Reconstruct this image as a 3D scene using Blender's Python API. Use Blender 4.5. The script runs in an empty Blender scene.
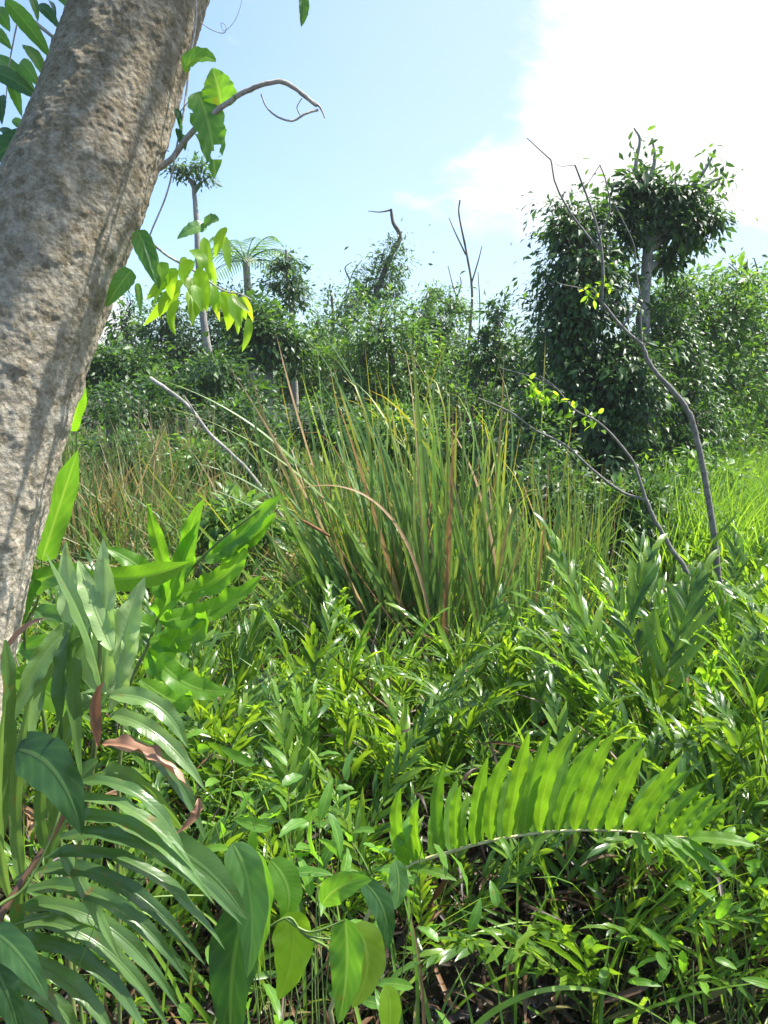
import bpy, math, random
import numpy as np
from mathutils import Vector, Matrix, noise, Euler
R = np.random.RandomState(7)
random.seed(7)
PI = math.pi
scene = bpy.context.scene
COL = scene.collection

# ------------------------------------------------------------------ camera
CAMZ = 2.2
F = 800.0
PITCH = math.atan(112 / F)
cam_d = bpy.data.cameras.new('camera')
cam = bpy.data.objects.new('camera', cam_d)
COL.objects.link(cam)
cam.location = (0, 0, CAMZ)
cam.rotation_euler = (PI / 2 - PITCH, 0, 0)
cam_d.sensor_fit = 'VERTICAL'
cam_d.sensor_height = 24
cam_d.lens = 24 * F / 1024
cam_d.clip_start = 0.05
cam_d.clip_end = 3000
scene.camera = cam
_up = np.array([0, math.sin(PITCH), math.cos(PITCH)])
_fw = np.array([0, math.cos(PITCH), -math.sin(PITCH)])

def at(px, py, y):
    """world point seen at pixel (px, py) that stands at distance y in front of the viewer"""
    d = np.array([px - 384.0, 0, 0]) - (py - 512.0) * _up + F * _fw
    return np.array([0, 0, CAMZ]) + d * (y / d[1])

def unit(v):
    v = np.asarray(v, float)
    return v / np.maximum(np.linalg.norm(v, axis=-1, keepdims=True), 1e-9)

# ------------------------------------------------------------------ materials
def nodes(m):
    nt = m.node_tree
    return nt, nt.nodes, nt.links

def ramp(ns, stops, interp='LINEAR'):
    r = ns.new('ShaderNodeValToRGB')
    r.color_ramp.interpolation = interp
    e = r.color_ramp.elements
    while len(e) < len(stops):
        e.new(0.5)
    for i, (p, c) in enumerate(stops):
        e[i].position = p
        e[i].color = (c[0], c[1], c[2], 1)
    return r

def mathn(ns, ls, op, a, b=None, clamp=False):
    n = ns.new('ShaderNodeMath'); n.operation = op; n.use_clamp = clamp
    for i, v in enumerate((a, b)):
        if v is None: continue
        if isinstance(v, (int, float)): n.inputs[i].default_value = v
        else: ls.new(v, n.inputs[i])
    return n.outputs[0]

def mixc(ns, ls, fac, a, b, mode='MIX'):
    n = ns.new('ShaderNodeMix'); n.data_type = 'RGBA'; n.blend_type = mode
    for s, v in ((0, fac), (6, a), (7, b)):
        if isinstance(v, (int, float)): n.inputs[s].default_value = v
        elif isinstance(v, tuple): n.inputs[s].default_value = (v[0], v[1], v[2], 1)
        else: ls.new(v, n.inputs[s])
    return n.outputs[2]

def leaf_mat(name, cols, tcol, trans=0.4, rough=0.38, vein=0.0, tip=None, spec=0.5, holes=0.0, sidev=26, spots=0.0, under=None):
    m = bpy.data.materials.new(name); m.use_nodes = True
    nt, ns, ls = nodes(m)
    bs = ns['Principled BSDF']; out = ns['Material Output']
    g = ns.new('ShaderNodeNewGeometry'); oi = ns.new('ShaderNodeObjectInfo')
    tc = ns.new('ShaderNodeTexCoord')
    r1 = mathn(ns, ls, 'FRACT', mathn(ns, ls, 'ADD', g.outputs['Random Per Island'], oi.outputs['Random']))
    n = len(cols)
    rp = ramp(ns, [(i / max(1, n - 1), c) for i, c in enumerate(cols)])
    ls.new(r1, rp.inputs[0])
    c = rp.outputs[0]
    nz = ns.new('ShaderNodeTexNoise'); nz.inputs['Scale'].default_value = 14; nz.inputs['Detail'].default_value = 3
    ls.new(tc.outputs['Object'], nz.inputs['Vector'])
    mr = ns.new('ShaderNodeMapRange'); mr.inputs[1].default_value = 0.3; mr.inputs[2].default_value = 0.7
    mr.inputs[3].default_value = 0.78; mr.inputs[4].default_value = 1.2
    ls.new(nz.outputs[0], mr.inputs[0])
    hsv = ns.new('ShaderNodeHueSaturation'); ls.new(c, hsv.inputs['Color']); ls.new(mr.outputs[0], hsv.inputs['Value'])
    c = hsv.outputs[0]
    sep = ns.new('ShaderNodeSeparateXYZ'); ls.new(tc.outputs['UV'], sep.inputs[0])
    bump = None
    if vein > 0:
        au = mathn(ns, ls, 'ABSOLUTE', mathn(ns, ls, 'SUBTRACT', sep.outputs[0], 0.5))
        mid = ns.new('ShaderNodeMapRange'); ls.new(au, mid.inputs[0])
        mid.inputs[1].default_value = 0.025; mid.inputs[2].default_value = 0.06
        mid.inputs[3].default_value = 1; mid.inputs[4].default_value = 0
        ph = mathn(ns, ls, 'SUBTRACT', mathn(ns, ls, 'MULTIPLY', sep.outputs[1], sidev * 6.28), mathn(ns, ls, 'MULTIPLY', au, 22.0))
        sv = mathn(ns, ls, 'POWER', mathn(ns, ls, 'ABSOLUTE', mathn(ns, ls, 'SINE', mathn(ns, ls, 'MULTIPLY', ph, 0.5))), 0.5)
        svi = mathn(ns, ls, 'MULTIPLY', mathn(ns, ls, 'SUBTRACT', 1.0, sv), 0.45)
        vv = mathn(ns, ls, 'MAXIMUM', mid.outputs[0], svi)
        c = mixc(ns, ls, mathn(ns, ls, 'MULTIPLY', vv, vein), c, (0.30, 0.42, 0.12))
        b = ns.new('ShaderNodeBump'); b.inputs['Strength'].default_value = 0.35; b.inputs['Distance'].default_value = 0.004
        hgt = mathn(ns, ls, 'SUBTRACT', mathn(ns, ls, 'MULTIPLY', nz.outputs[0], 0.6), mathn(ns, ls, 'MULTIPLY', mathn(ns, ls, 'MAXIMUM', mid.outputs[0], mathn(ns, ls, 'MULTIPLY', svi, 0.35)), 0.5))
        ls.new(hgt, b.inputs['Height']); bump = b.outputs[0]
    if tip is not None:
        # dried leaf ends: amount differs from blade to blade
        th = mathn(ns, ls, 'SUBTRACT', sep.outputs[1], mathn(ns, ls, 'MULTIPLY', g.outputs['Random Per Island'], -0.5))
        rt = ns.new('ShaderNodeMapRange'); ls.new(th, rt.inputs[0])
        rt.inputs[1].default_value = 1.15; rt.inputs[2].default_value = 1.42
        rt.inputs[3].default_value = 0; rt.inputs[4].default_value = 1
        c = mixc(ns, ls, rt.outputs[0], c, tip[0])
        rt2 = ns.new('ShaderNodeMapRange'); ls.new(th, rt2.inputs[0])
        rt2.inputs[1].default_value = 1.42; rt2.inputs[2].default_value = 1.52
        c = mixc(ns, ls, rt2.outputs[0], c, tip[1])
    if spots > 0:
        n2 = ns.new('ShaderNodeTexNoise'); n2.inputs['Scale'].default_value = 45; n2.inputs['Detail'].default_value = 2
        ls.new(tc.outputs['Object'], n2.inputs['Vector'])
        r2 = ns.new('ShaderNodeMapRange'); r2.inputs[1].default_value = 0.66; r2.inputs[2].default_value = 0.72
        r2.inputs[4].default_value = spots
        ls.new(n2.outputs[0], r2.inputs[0])
        c = mixc(ns, ls, r2.outputs[0], c, (0.22, 0.12, 0.03))
    if under is not None:
        c = mixc(ns, ls, mathn(ns, ls, 'MULTIPLY', g.outputs['Backfacing'], 0.8), c, under)
    ls.new(c, bs.inputs['Base Color'])
    bs.inputs['Specular IOR Level'].default_value = spec
    rr = ns.new('ShaderNodeMapRange'); ls.new(nz.outputs[0], rr.inputs[0])
    rr.inputs[3].default_value = max(0.05, rough - 0.12); rr.inputs[4].default_value = rough + 0.14
    ls.new(rr.outputs[0], bs.inputs['Roughness'])
    tb = ns.new('ShaderNodeBsdfTranslucent')
    ct = mixc(ns, ls, 1.0, c, tuple(tcol), 'MULTIPLY')
    ls.new(ct, tb.inputs['Color'])
    if bump is not None:
        ls.new(bump, bs.inputs['Normal'])
    mx = ns.new('ShaderNodeMixShader'); mx.inputs[0].default_value = trans
    ls.new(bs.outputs[0], mx.inputs[1]); ls.new(tb.outputs[0], mx.inputs[2]); ls.new(mx.outputs[0], out.inputs['Surface'])
    return m

def bark_mat(name, dark, light, scale=8, bump=0.6, dist=0.01, patch=None, stretch=1.0, lowlit=False):
    m = bpy.data.materials.new(name); m.use_nodes = True
    nt, ns, ls = nodes(m); bs = ns['Principled BSDF']
    tc = ns.new('ShaderNodeTexCoord'); mp = ns.new('ShaderNodeMapping'); mp.inputs['Scale'].default_value = (1, 1, stretch)
    ls.new(tc.outputs['Object'], mp.inputs[0])
    n1 = ns.new('ShaderNodeTexNoise'); n1.inputs['Scale'].default_value = scale; n1.inputs['Detail'].default_value = 8; n1.inputs['Roughness'].default_value = 0.68
    n2 = ns.new('ShaderNodeTexNoise'); n2.inputs['Scale'].default_value = scale * 6; n2.inputs['Detail'].default_value = 6; n2.inputs['Roughness'].default_value = 0.7
    v = ns.new('ShaderNodeTexVoronoi'); v.inputs['Scale'].default_value = scale * 5
    for n in (n1, n2, v): ls.new(mp.outputs[0], n.inputs['Vector'])
    r = ramp(ns, [(0.32, dark), (0.68, light)]); ls.new(n1.outputs[0], r.inputs[0])
    r2 = ramp(ns, [(0.3, (0.55, 0.55, 0.55)), (0.7, (1.25, 1.25, 1.25))]); ls.new(n2.outputs[0], r2.inputs[0])
    c = mixc(ns, ls, 1.0, r.outputs[0], r2.outputs[0], 'MULTIPLY')
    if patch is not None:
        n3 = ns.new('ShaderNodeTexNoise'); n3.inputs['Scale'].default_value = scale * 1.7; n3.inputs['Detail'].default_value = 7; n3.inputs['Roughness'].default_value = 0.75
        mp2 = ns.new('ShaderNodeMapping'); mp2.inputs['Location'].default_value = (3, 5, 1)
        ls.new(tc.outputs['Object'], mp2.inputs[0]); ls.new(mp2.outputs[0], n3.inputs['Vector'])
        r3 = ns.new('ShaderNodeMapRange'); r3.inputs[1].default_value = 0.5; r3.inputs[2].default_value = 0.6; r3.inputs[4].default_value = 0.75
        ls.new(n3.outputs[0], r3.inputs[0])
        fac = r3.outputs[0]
        if lowlit:  # bark patches made denser downward, painting in sunlight on the lower trunk
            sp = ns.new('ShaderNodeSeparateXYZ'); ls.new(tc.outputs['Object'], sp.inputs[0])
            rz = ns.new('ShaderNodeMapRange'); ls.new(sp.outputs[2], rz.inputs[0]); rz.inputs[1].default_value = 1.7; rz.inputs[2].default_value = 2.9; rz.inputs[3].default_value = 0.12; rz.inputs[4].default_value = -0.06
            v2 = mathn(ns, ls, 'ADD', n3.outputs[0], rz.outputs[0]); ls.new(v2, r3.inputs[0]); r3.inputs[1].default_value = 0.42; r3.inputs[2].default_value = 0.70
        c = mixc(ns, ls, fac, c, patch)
    ls.new(c, bs.inputs['Base Color']); bs.inputs['Roughness'].default_value = 0.88
    bs.inputs['Specular IOR Level'].default_value = 0.25
    b = ns.new('ShaderNodeBump'); b.inputs['Strength'].default_value = bump; b.inputs['Distance'].default_value = dist
    h = mathn(ns, ls, 'ADD', mathn(ns, ls, 'MULTIPLY', n2.outputs[0], 0.7), mathn(ns, ls, 'MULTIPLY', n1.outputs[0], 0.8))
    h = mathn(ns, ls, 'ADD', h, mathn(ns, ls, 'MULTIPLY', v.outputs['Distance'], 0.35))
    ls.new(h, b.inputs['Height']); ls.new(b.outputs[0], bs.inputs['Normal'])
    return m

def flat_mat(name, col, rough=0.7):
    m = bpy.data.materials.new(name); m.use_nodes = True
    nt, ns, ls = nodes(m); bs = ns['Principled BSDF']
    n = ns.new('ShaderNodeTexNoise'); n.inputs['Scale'].default_value = 30; n.inputs['Detail'].default_value = 5
    tc = ns.new('ShaderNodeTexCoord'); ls.new(tc.outputs['Object'], n.inputs['Vector'])
    r = ramp(ns, [(0.3, tuple(x * 0.65 for x in col)), (0.7, tuple(x * 1.3 for x in col))]); ls.new(n.outputs[0], r.inputs[0])
    ls.new(r.outputs[0], bs.inputs['Base Color']); bs.inputs['Roughness'].default_value = rough
    return m

M = {}
M['fern'] = leaf_mat('fern_leaf', [(0.026, 0.078, 0.014), (0.05, 0.125, 0.016), (0.09, 0.18, 0.020), (0.16, 0.27, 0.024)], (2.9, 2.5, 0.8), 0.42, 0.27, vein=0.2, sidev=10)
M['fern_lime'] = leaf_mat('backlit_fern_leaf', [(0.12, 0.26, 0.022), (0.17, 0.32, 0.025)], (2.2, 2.0, 0.8), 0.5, 0.4, vein=0.3, sidev=10)  # brighter fern copy; the glow of backlit fronds is put into its colour
M['fern_dead'] = leaf_mat('dead_fern_leaf', [(0.10, 0.045, 0.02), (0.20, 0.11, 0.05), (0.30, 0.19, 0.10)], (1.2, 1.0, 0.8), 0.2, 0.6)
M['near_top'] = leaf_mat('near_fern_leaf', [(0.06, 0.125, 0.035), (0.095, 0.18, 0.05), (0.14, 0.23, 0.075)], (2.8, 2.7, 1.0), 0.33, 0.30, vein=0.06, sidev=24, spec=0.6, spots=.5)
M['near_pale'] = leaf_mat('pale_fern_leaf', [(0.30, 0.42, 0.17), (0.36, 0.48, 0.21)], (1.5, 1.7, 0.7), 0.35, 0.36, vein=0.12, spots=.4, sidev=22)
M['main_frond'] = leaf_mat('big_frond_leaf', [(0.085, 0.20, 0.018), (0.13, 0.26, 0.020)], (2.2, 2.1, 0.7), 0.5, 0.4, vein=0.25, sidev=16)
M['near_bright'] = leaf_mat('bright_fern_leaf', [(0.09, 0.22, 0.02), (0.13, 0.28, 0.022)], (2.4, 2.4, 0.8), 0.5, 0.4, vein=0.3, sidev=16)
M['broad'] = leaf_mat('broad_vine_leaf', [(0.075, 0.19, 0.03), (0.11, 0.25, 0.03)], (2.6, 2.6, 0.9), 0.42, 0.33, vein=0.5, sidev=6, spots=0.4)
M['broad_pale'] = leaf_mat('pale_vine_leaf', [(0.10, 0.21, 0.06), (0.12, 0.24, 0.07)], (1.8, 2.2, 0.8), 0.3, 0.33, vein=0.5, sidev=7)
M['broad_dark'] = leaf_mat('dark_vine_leaf', [(0.030, 0.085, 0.022), (0.04, 0.10, 0.028)], (2.4, 2.8, 0.9), 0.3, 0.3, vein=0.18, sidev=6)
M['sprig'] = leaf_mat('sprig_leaf', [(0.16, 0.31, 0.03), (0.21, 0.37, 0.03), (0.15, 0.30, 0.04), (0.17, 0.25, 0.05)], (2.8, 2.4, 0.8), 0.66, 0.4, vein=0.25, sidev=8)
M['crown_near'] = leaf_mat('canopy_leaf', [(0.05, 0.13, 0.03), (0.09, 0.21, 0.03), (0.07, 0.17, 0.03)], (2.8, 2.8, 1.0), 0.45, 0.4, vein=0.3, sidev=8)
M['brown_leaf'] = leaf_mat('withered_leaf', [(0.30, 0.15, 0.09), (0.36, 0.2, 0.12)], (1.3, 1.1, 0.9), 0.15, 0.5, vein=0.0)
M['cattail'] = leaf_mat('cattail_blade', [(0.07, 0.155, 0.045), (0.11, 0.21, 0.065), (0.15, 0.25, 0.075), (0.20, 0.27, 0.07), (0.09, 0.19, 0.07)], (2.0, 1.9, 0.9), 0.36, 0.42, tip=((0.36, 0.32, 0.05), (0.34, 0.18, 0.08)))
M['cattail_dry'] = leaf_mat('dry_cattail_blade', [(0.26, 0.15, 0.07), (0.40, 0.27, 0.14), (0.30, 0.26, 0.08)], (1.3, 1.1, 0.8), 0.25, 0.6)
M['reed'] = leaf_mat('reed_blade', [(0.07, 0.15, 0.03), (0.13, 0.18, 0.05), (0.26, 0.20, 0.09), (0.42, 0.31, 0.19), (0.10, 0.18, 0.04), (0.05, 0.12, 0.02), (0.30, 0.20, 0.10)], (1.7, 1.6, 1.0), 0.3, 0.55)
M['grass'] = leaf_mat('grass_blade', [(0.09, 0.19, 0.03), (0.14, 0.27, 0.035), (0.20, 0.33, 0.04)], (2.4, 2.2, 1.0), 0.4, 0.42)
M['marsh_grass'] = leaf_mat('marsh_grass_blade', [(0.05, 0.12, 0.025), (0.08, 0.17, 0.03), (0.12, 0.22, 0.04), (0.26, 0.21, 0.11)], (2.2, 2.0, 1.0), 0.35, 0.42)
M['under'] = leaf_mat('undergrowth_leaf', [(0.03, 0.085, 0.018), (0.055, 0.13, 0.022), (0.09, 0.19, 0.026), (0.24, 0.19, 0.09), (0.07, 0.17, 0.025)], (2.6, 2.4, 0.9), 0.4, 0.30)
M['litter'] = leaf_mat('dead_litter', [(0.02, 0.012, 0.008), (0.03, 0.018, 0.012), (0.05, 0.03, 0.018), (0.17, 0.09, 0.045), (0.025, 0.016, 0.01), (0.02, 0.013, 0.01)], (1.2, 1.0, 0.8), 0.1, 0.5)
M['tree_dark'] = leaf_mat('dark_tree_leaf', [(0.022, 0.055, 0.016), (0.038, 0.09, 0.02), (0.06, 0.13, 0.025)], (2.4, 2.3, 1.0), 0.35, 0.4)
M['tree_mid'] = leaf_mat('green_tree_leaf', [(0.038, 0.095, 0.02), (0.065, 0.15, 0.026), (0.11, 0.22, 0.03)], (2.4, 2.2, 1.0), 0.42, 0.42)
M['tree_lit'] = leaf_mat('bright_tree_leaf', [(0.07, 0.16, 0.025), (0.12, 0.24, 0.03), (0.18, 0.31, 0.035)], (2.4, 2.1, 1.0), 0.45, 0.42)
M['rachis'] = flat_mat('fern_stem', (0.16, 0.20, 0.06), 0.45)
M['rachis_pale'] = flat_mat('pale_fern_stem', (0.42, 0.40, 0.18), 0.45)
M['stem_brown'] = flat_mat('brown_fern_stem', (0.14, 0.075, 0.04), 0.5)
M['vine_stem'] = flat_mat('vine_stem', (0.14, 0.22, 0.05), 0.45)
M['twig'] = bark_mat('twig_bark', (0.34, 0.29, 0.25), (0.60, 0.54, 0.48), 40, 0.5, 0.002)
M['sapling'] = bark_mat('sapling_bark', (0.13, 0.115, 0.105), (0.32, 0.29, 0.27), 25, 0.5, 0.004)
M['bark'] = bark_mat('leaning_trunk_bark', (0.165, 0.13, 0.08), (0.29, 0.24, 0.155), 26, 0.9, 0.005, patch=(0.52, 0.475, 0.39), lowlit=True)
M['bark_pole'] = bark_mat('pale_pole_bark', (0.24, 0.22, 0.19), (0.46, 0.43, 0.38), 4, 0.5, 0.02)
M['bark_far'] = bark_mat('tree_bark', (0.08, 0.065, 0.05), (0.2, 0.17, 0.14), 4, 0.5, 0.02)
M['seed'] = flat_mat('cattail_seed_head', (0.22, 0.10, 0.04), 0.9)
M['nodule'] = bark_mat('root_bark', (0.05, 0.04, 0.03), (0.13, 0.10, 0.07), 20, 0.5, 0.004)

# ------------------------------------------------------------------ mesh collector
class G:
    def __init__(s):
        s.v = []; s.f = []; s.uv = []; s.m = []; s.n = 0
    def add(s, verts, quads, uvs, mi=0):
        s.v.append(np.asarray(verts, float).reshape(-1, 3)); s.f.append(np.asarray(quads, int).reshape(-1, 4) + s.n)
        s.uv.append(np.asarray(uvs, float).reshape(-1, 2)); s.m.append(np.full(len(s.f[-1]), mi)); s.n += len(s.v[-1])
    def mesh(s, name, mats, origin=(0, 0, 0)):
        me = bpy.data.meshes.new(name)
        v = np.concatenate(s.v) - np.asarray(origin, float); f = np.concatenate(s.f); uv = np.concatenate(s.uv); mi = np.concatenate(s.m)
        me.vertices.add(len(v)); me.vertices.foreach_set('co', v.astype(np.float32).ravel())
        me.loops.add(len(f) * 4); me.loops.foreach_set('vertex_index', f.astype(np.int32).ravel())
        me.polygons.add(len(f)); me.polygons.foreach_set('loop_start', np.arange(0, len(f) * 4, 4, dtype=np.int32))
        me.polygons.foreach_set('material_index', mi.astype(np.int32))
        me.polygons.foreach_set('use_smooth', np.ones(len(f), dtype=bool))
        ul = me.uv_layers.new(name='UVMap')
        ul.data.foreach_set('uv', uv[f.ravel()].astype(np.float32).ravel())
        for m in mats: me.materials.append(m)
        me.update(calc_edges=True)
        return me
    def build(s, name, mats, parent=None, origin=None):
        if not isinstance(mats, (list, tuple)): mats = [mats]
        if origin is None:
            origin = tuple(parent.location) if parent is not None and parent.parent is None else (0, 0, 0)
            if parent is not None and parent.parent is not None: origin = tuple(parent.parent.location)
        o = bpy.data.objects.new(name, s.mesh(name, mats, origin))
        COL.objects.link(o)
        if parent is not None: o.parent = parent
        else: o.location = origin
        return o

def blades(g, base, d, n, L, W, prof, bend=0.0, fold=0.25, wav=0.0, wfreq=3.0, twist=0.0, seg=6, cols=3, mi=0, bend_pow=1.0):
    """many leaves at once. base,d,n: (N,3); L,W,bend,twist: (N,) or scalars; prof: width profile function on t"""
    base = np.atleast_2d(base).astype(float); N = len(base)
    d = unit(np.broadcast_to(d, (N, 3))); n = np.broadcast_to(n, (N, 3)).astype(float)
    n = unit(n - (n * d).sum(1, keepdims=True) * d); side = np.cross(d, n)
    L = np.broadcast_to(L, (N,)).astype(float); W = np.broadcast_to(W, (N,)).astype(float)
    bend = np.broadcast_to(bend, (N,)).astype(float); twist = np.broadcast_to(twist, (N,)).astype(float)
    t = np.linspace(0, 1, seg + 1)
    a = bend[:, None] * t[None] ** bend_pow
    am = (a[:, 1:] + a[:, :-1]) / 2
    dl = (L / seg)[:, None]
    px = np.concatenate([np.zeros((N, 1)), np.cumsum(np.cos(am) * dl, 1)], 1)
    pz = np.concatenate([np.zeros((N, 1)), np.cumsum(-np.sin(am) * dl, 1)], 1)
    pos = base[:, None] + px[..., None] * d[:, None] + pz[..., None] * n[:, None]
    nt = np.cos(a)[..., None] * n[:, None] + np.sin(a)[..., None] * d[:, None]
    st = np.repeat(side[:, None], seg + 1, 1)
    tw = twist[:, None] * t[None]
    st2 = np.cos(tw)[..., None] * st + np.sin(tw)[..., None] * nt
    nt2 = -np.sin(tw)[..., None] * st + np.cos(tw)[..., None] * nt
    w = W[:, None] * np.maximum(prof(t), 0.012)[None] * 0.5
    cs = np.linspace(-1, 1, cols)
    ph = R.rand(N, 2) * 6.28
    V = np.zeros((N, seg + 1, cols, 3))
    for j, c in enumerate(cs):
        k = 0 if c < 0 else 1
        wv = wav * np.sin(wfreq * 6.28 * t[None] + ph[:, k:k + 1]) * abs(c) ** 1.5
        off = w * c
        V[:, :, j] = pos + off[..., None] * st2 * math.cos(fold) + ((abs(c) * w) * math.sin(fold) + w * wv)[..., None] * nt2
    i = np.arange(seg); j = np.arange(cols - 1)
    ii, jj = np.meshgrid(i, j, indexing='ij')
    q = np.stack([ii * cols + jj, (ii + 1) * cols + jj, (ii + 1) * cols + jj + 1, ii * cols + jj + 1], -1).reshape(-1, 4)
    Q = (q[None] + (np.arange(N) * (seg + 1) * cols)[:, None, None]).reshape(-1, 4)
    uu, vv = np.meshgrid((cs + 1) / 2, t)
    uv = np.stack([uu, vv], -1).reshape(1, -1, 2).repeat(N, 0)
    g.add(V.reshape(-1, 3), Q, uv.reshape(-1, 2), mi)

def bez(P, t):
    P = [np.asarray(p, float) for p in P]; t = np.asarray(t)[:, None]
    if len(P) == 2: return P[0] * (1 - t) + P[1] * t
    if len(P) == 3: return P[0] * (1 - t) ** 2 + 2 * P[1] * t * (1 - t) + P[2] * t * t
    return P[0] * (1 - t) ** 3 + 3 * P[1] * t * (1 - t) ** 2 + 3 * P[2] * t * t * (1 - t) + P[3] * t ** 3

def bleaf(g, P, W, nrm, prof, fold=0.3, wav=0.12, wfreq=4, seg=20, cols=7, mi=0, roll=0.0, twist=0.0):
    """one detailed leaf along a bezier midrib; nrm = rough facing direction of the upper face"""
    t = np.linspace(0, 1, seg + 1); pos = bez(P, t)
    tan = unit(np.gradient(pos, axis=0)); nrm = np.asarray(nrm, float)
    n = unit(nrm[None] - (tan * nrm[None]).sum(1, keepdims=True) * tan)
    s = np.cross(tan, n)
    a = roll + twist * t
    s, n = np.cos(a)[:, None] * s + np.sin(a)[:, None] * n, -np.sin(a)[:, None] * s + np.cos(a)[:, None] * n
    w = W * np.maximum(prof(t), 0.01) * 0.5
    cs = np.linspace(-1, 1, cols); p1, p2 = R.rand(2) * 6.28
    V = np.zeros((seg + 1, cols, 3))
    for j, c in enumerate(cs):
        ph = p1 if c < 0 else p2
        wv = wav * (np.sin(wfreq * 6.28 * t + ph) + 0.5 * np.sin(wfreq * 11.3 * t + ph * 2)) * abs(c) ** 2
        jag = 1 + 0.05 * np.sin(wfreq * 9.1 * t + ph) * abs(c)
        V[:, j] = pos + (w * c * jag)[:, None] * s * math.cos(fold) + ((abs(c) ** 0.8) * w * math.sin(fold) + w * wv)[:, None] * n
    i = np.arange(seg); j = np.arange(cols - 1); ii, jj = np.meshgrid(i, j, indexing='ij')
    q = np.stack([ii * cols + jj, (ii + 1) * cols + jj, (ii + 1) * cols + jj + 1, ii * cols + jj + 1], -1).reshape(-1, 4)
    uu, vv = np.meshgrid((cs + 1) / 2, t)
    g.add(V.reshape(-1, 3), q, np.stack([uu, vv], -1).reshape(-1, 2), mi)

def smooth_path(pts, k=8):
    """Catmull-Rom through pts (N,>=3 columns)"""
    P = np.asarray(pts, float); P = np.vstack([2 * P[0] - P[1], P, 2 * P[-1] - P[-2]])
    out = []
    for i in range(1, len(P) - 2):
        for u in np.arange(k) / k:
            a, b, c, d = P[i - 1], P[i], P[i + 1], P[i + 2]
            out.append(0.5 * (2 * b + (c - a) * u + (2 * a - 5 * b + 4 * c - d) * u * u + (3 * b - a - 3 * c + d) * u ** 3))
    out.append(P[-2]); return np.array(out)

def tube(g, pts, rad, sides=6, mi=0, bumps=0.0, bscale=20.0):
    pts = np.asarray(pts, float); N = len(pts); rad = np.broadcast_to(rad, (N,)).astype(float)
    tan = unit(np.gradient(pts, axis=0))
    u = np.cross(tan[0], [0.31, 0.95, 0.05]); u = unit(u); us = []
    for i in range(N):
        u = unit(u - (u * tan[i]).sum() * tan[i]); us.append(u)
    us = np.array(us); vs = np.cross(tan, us)
    a = np.arange(sides) / sides * 2 * PI
    r = rad[:, None] * np.ones((1, sides))
    dirs = np.cos(a)[None, :, None] * us[:, None] + np.sin(a)[None, :, None] * vs[:, None]
    V = pts[:, None] + r[..., None] * dirs
    if bumps > 0:
        flat = V.reshape(-1, 3); dd = dirs.reshape(-1, 3); h = np.zeros(len(flat))
        for i, p in enumerate(flat):
            q = Vector(p * bscale)
            h[i] = noise.noise(q) + 0.5 * noise.noise(q * 2.3) + 0.3 * noise.noise(q * 5.1)
        V = (flat + dd * (h * bumps)[:, None]).reshape(V.shape)
    i = np.arange(N - 1); j = np.arange(sides); ii, jj = np.meshgrid(i, j, indexing='ij')
    q = np.stack([ii * sides + jj, ii * sides + (jj + 1) % sides, (ii + 1) * sides + (jj + 1) % sides, (ii + 1) * sides + jj], -1).reshape(-1, 4)
    uu, vv = np.meshgrid(a / 6.283, np.linspace(0, 1, N))
    g.add(V.reshape(-1, 3), q, np.stack([uu, vv], -1).reshape(-1, 2), mi)

# width profiles
lance = lambda t: np.clip(np.sin(PI * np.clip(t, 0, 1) ** 0.75) ** 0.75, 0, 1)
strap = lambda t: np.minimum(1, (t * 9 + 0.25)) * np.clip((1 - t) * 3.2, 0, 1) ** 0.8
pinna = lambda t: np.minimum(1, t * 7 + 0.12) ** 0.7 * np.clip((1.0 - t) * 3.0, 0, 1) ** 0.75
blade = lambda t: (1 - t ** 1.7) * np.minimum(1, 0.6 + t * 3)
broad_blade = lambda t: (1 - t ** 4)
ovate = lambda t: np.clip(np.sin(PI * np.clip(t, 0, 1) ** 0.62) ** 0.7, 0, 1)
simple = lambda t: np.sin(PI * (t * 0.86 + 0.07))

# ------------------------------------------------------------------ bookkeeping
def tag(o, label=None, cat=None, group=None, kind=None):
    if label: o['label'] = label
    if cat: o['category'] = cat
    if group: o['group'] = group
    if kind: o['kind'] = kind
    return o

def thing(name, label, cat, loc=(0, 0, 0), group=None):
    o = bpy.data.objects.new(name, None); COL.objects.link(o)
    o.empty_display_size = 0.2; o.location = tuple(float(x) for x in loc)
    return tag(o, label, cat, group)

# ------------------------------------------------------------------ sun and sky
SUN_EL = math.radians(60); SUN_AZ = math.radians(71)     # azimuth clockwise from +Y (straight ahead)
sdir = Vector((math.sin(SUN_AZ) * math.cos(SUN_EL), math.cos(SUN_AZ) * math.cos(SUN_EL), math.sin(SUN_EL)))
sl = bpy.data.lights.new('sun', 'SUN'); sl.energy = 5.0; sl.angle = math.radians(0.53); sl.color = (1.0, 0.95, 0.86)
so = bpy.data.objects.new('sun', sl); COL.objects.link(so); so.location = (10, 5, 20)
so.rotation_euler = (-sdir).to_track_quat('-Z', 'Y').to_euler()
w = bpy.data.worlds.new('World'); scene.world = w; w.use_nodes = True
wt = w.node_tree; ns = wt.nodes; ls = wt.links
bg = ns['Background']; bg.inputs['Strength'].default_value = 0.11
sky = ns.new('ShaderNodeTexSky'); sky.sky_type = 'NISHITA'; sky.sun_disc = False
sky.sun_elevation = SUN_EL; sky.sun_rotation = SUN_AZ; sky.air_density = 1.0; sky.dust_density = 2.0; sky.ozone_density = 1.0
tc = ns.new('ShaderNodeTexCoord')
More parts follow.
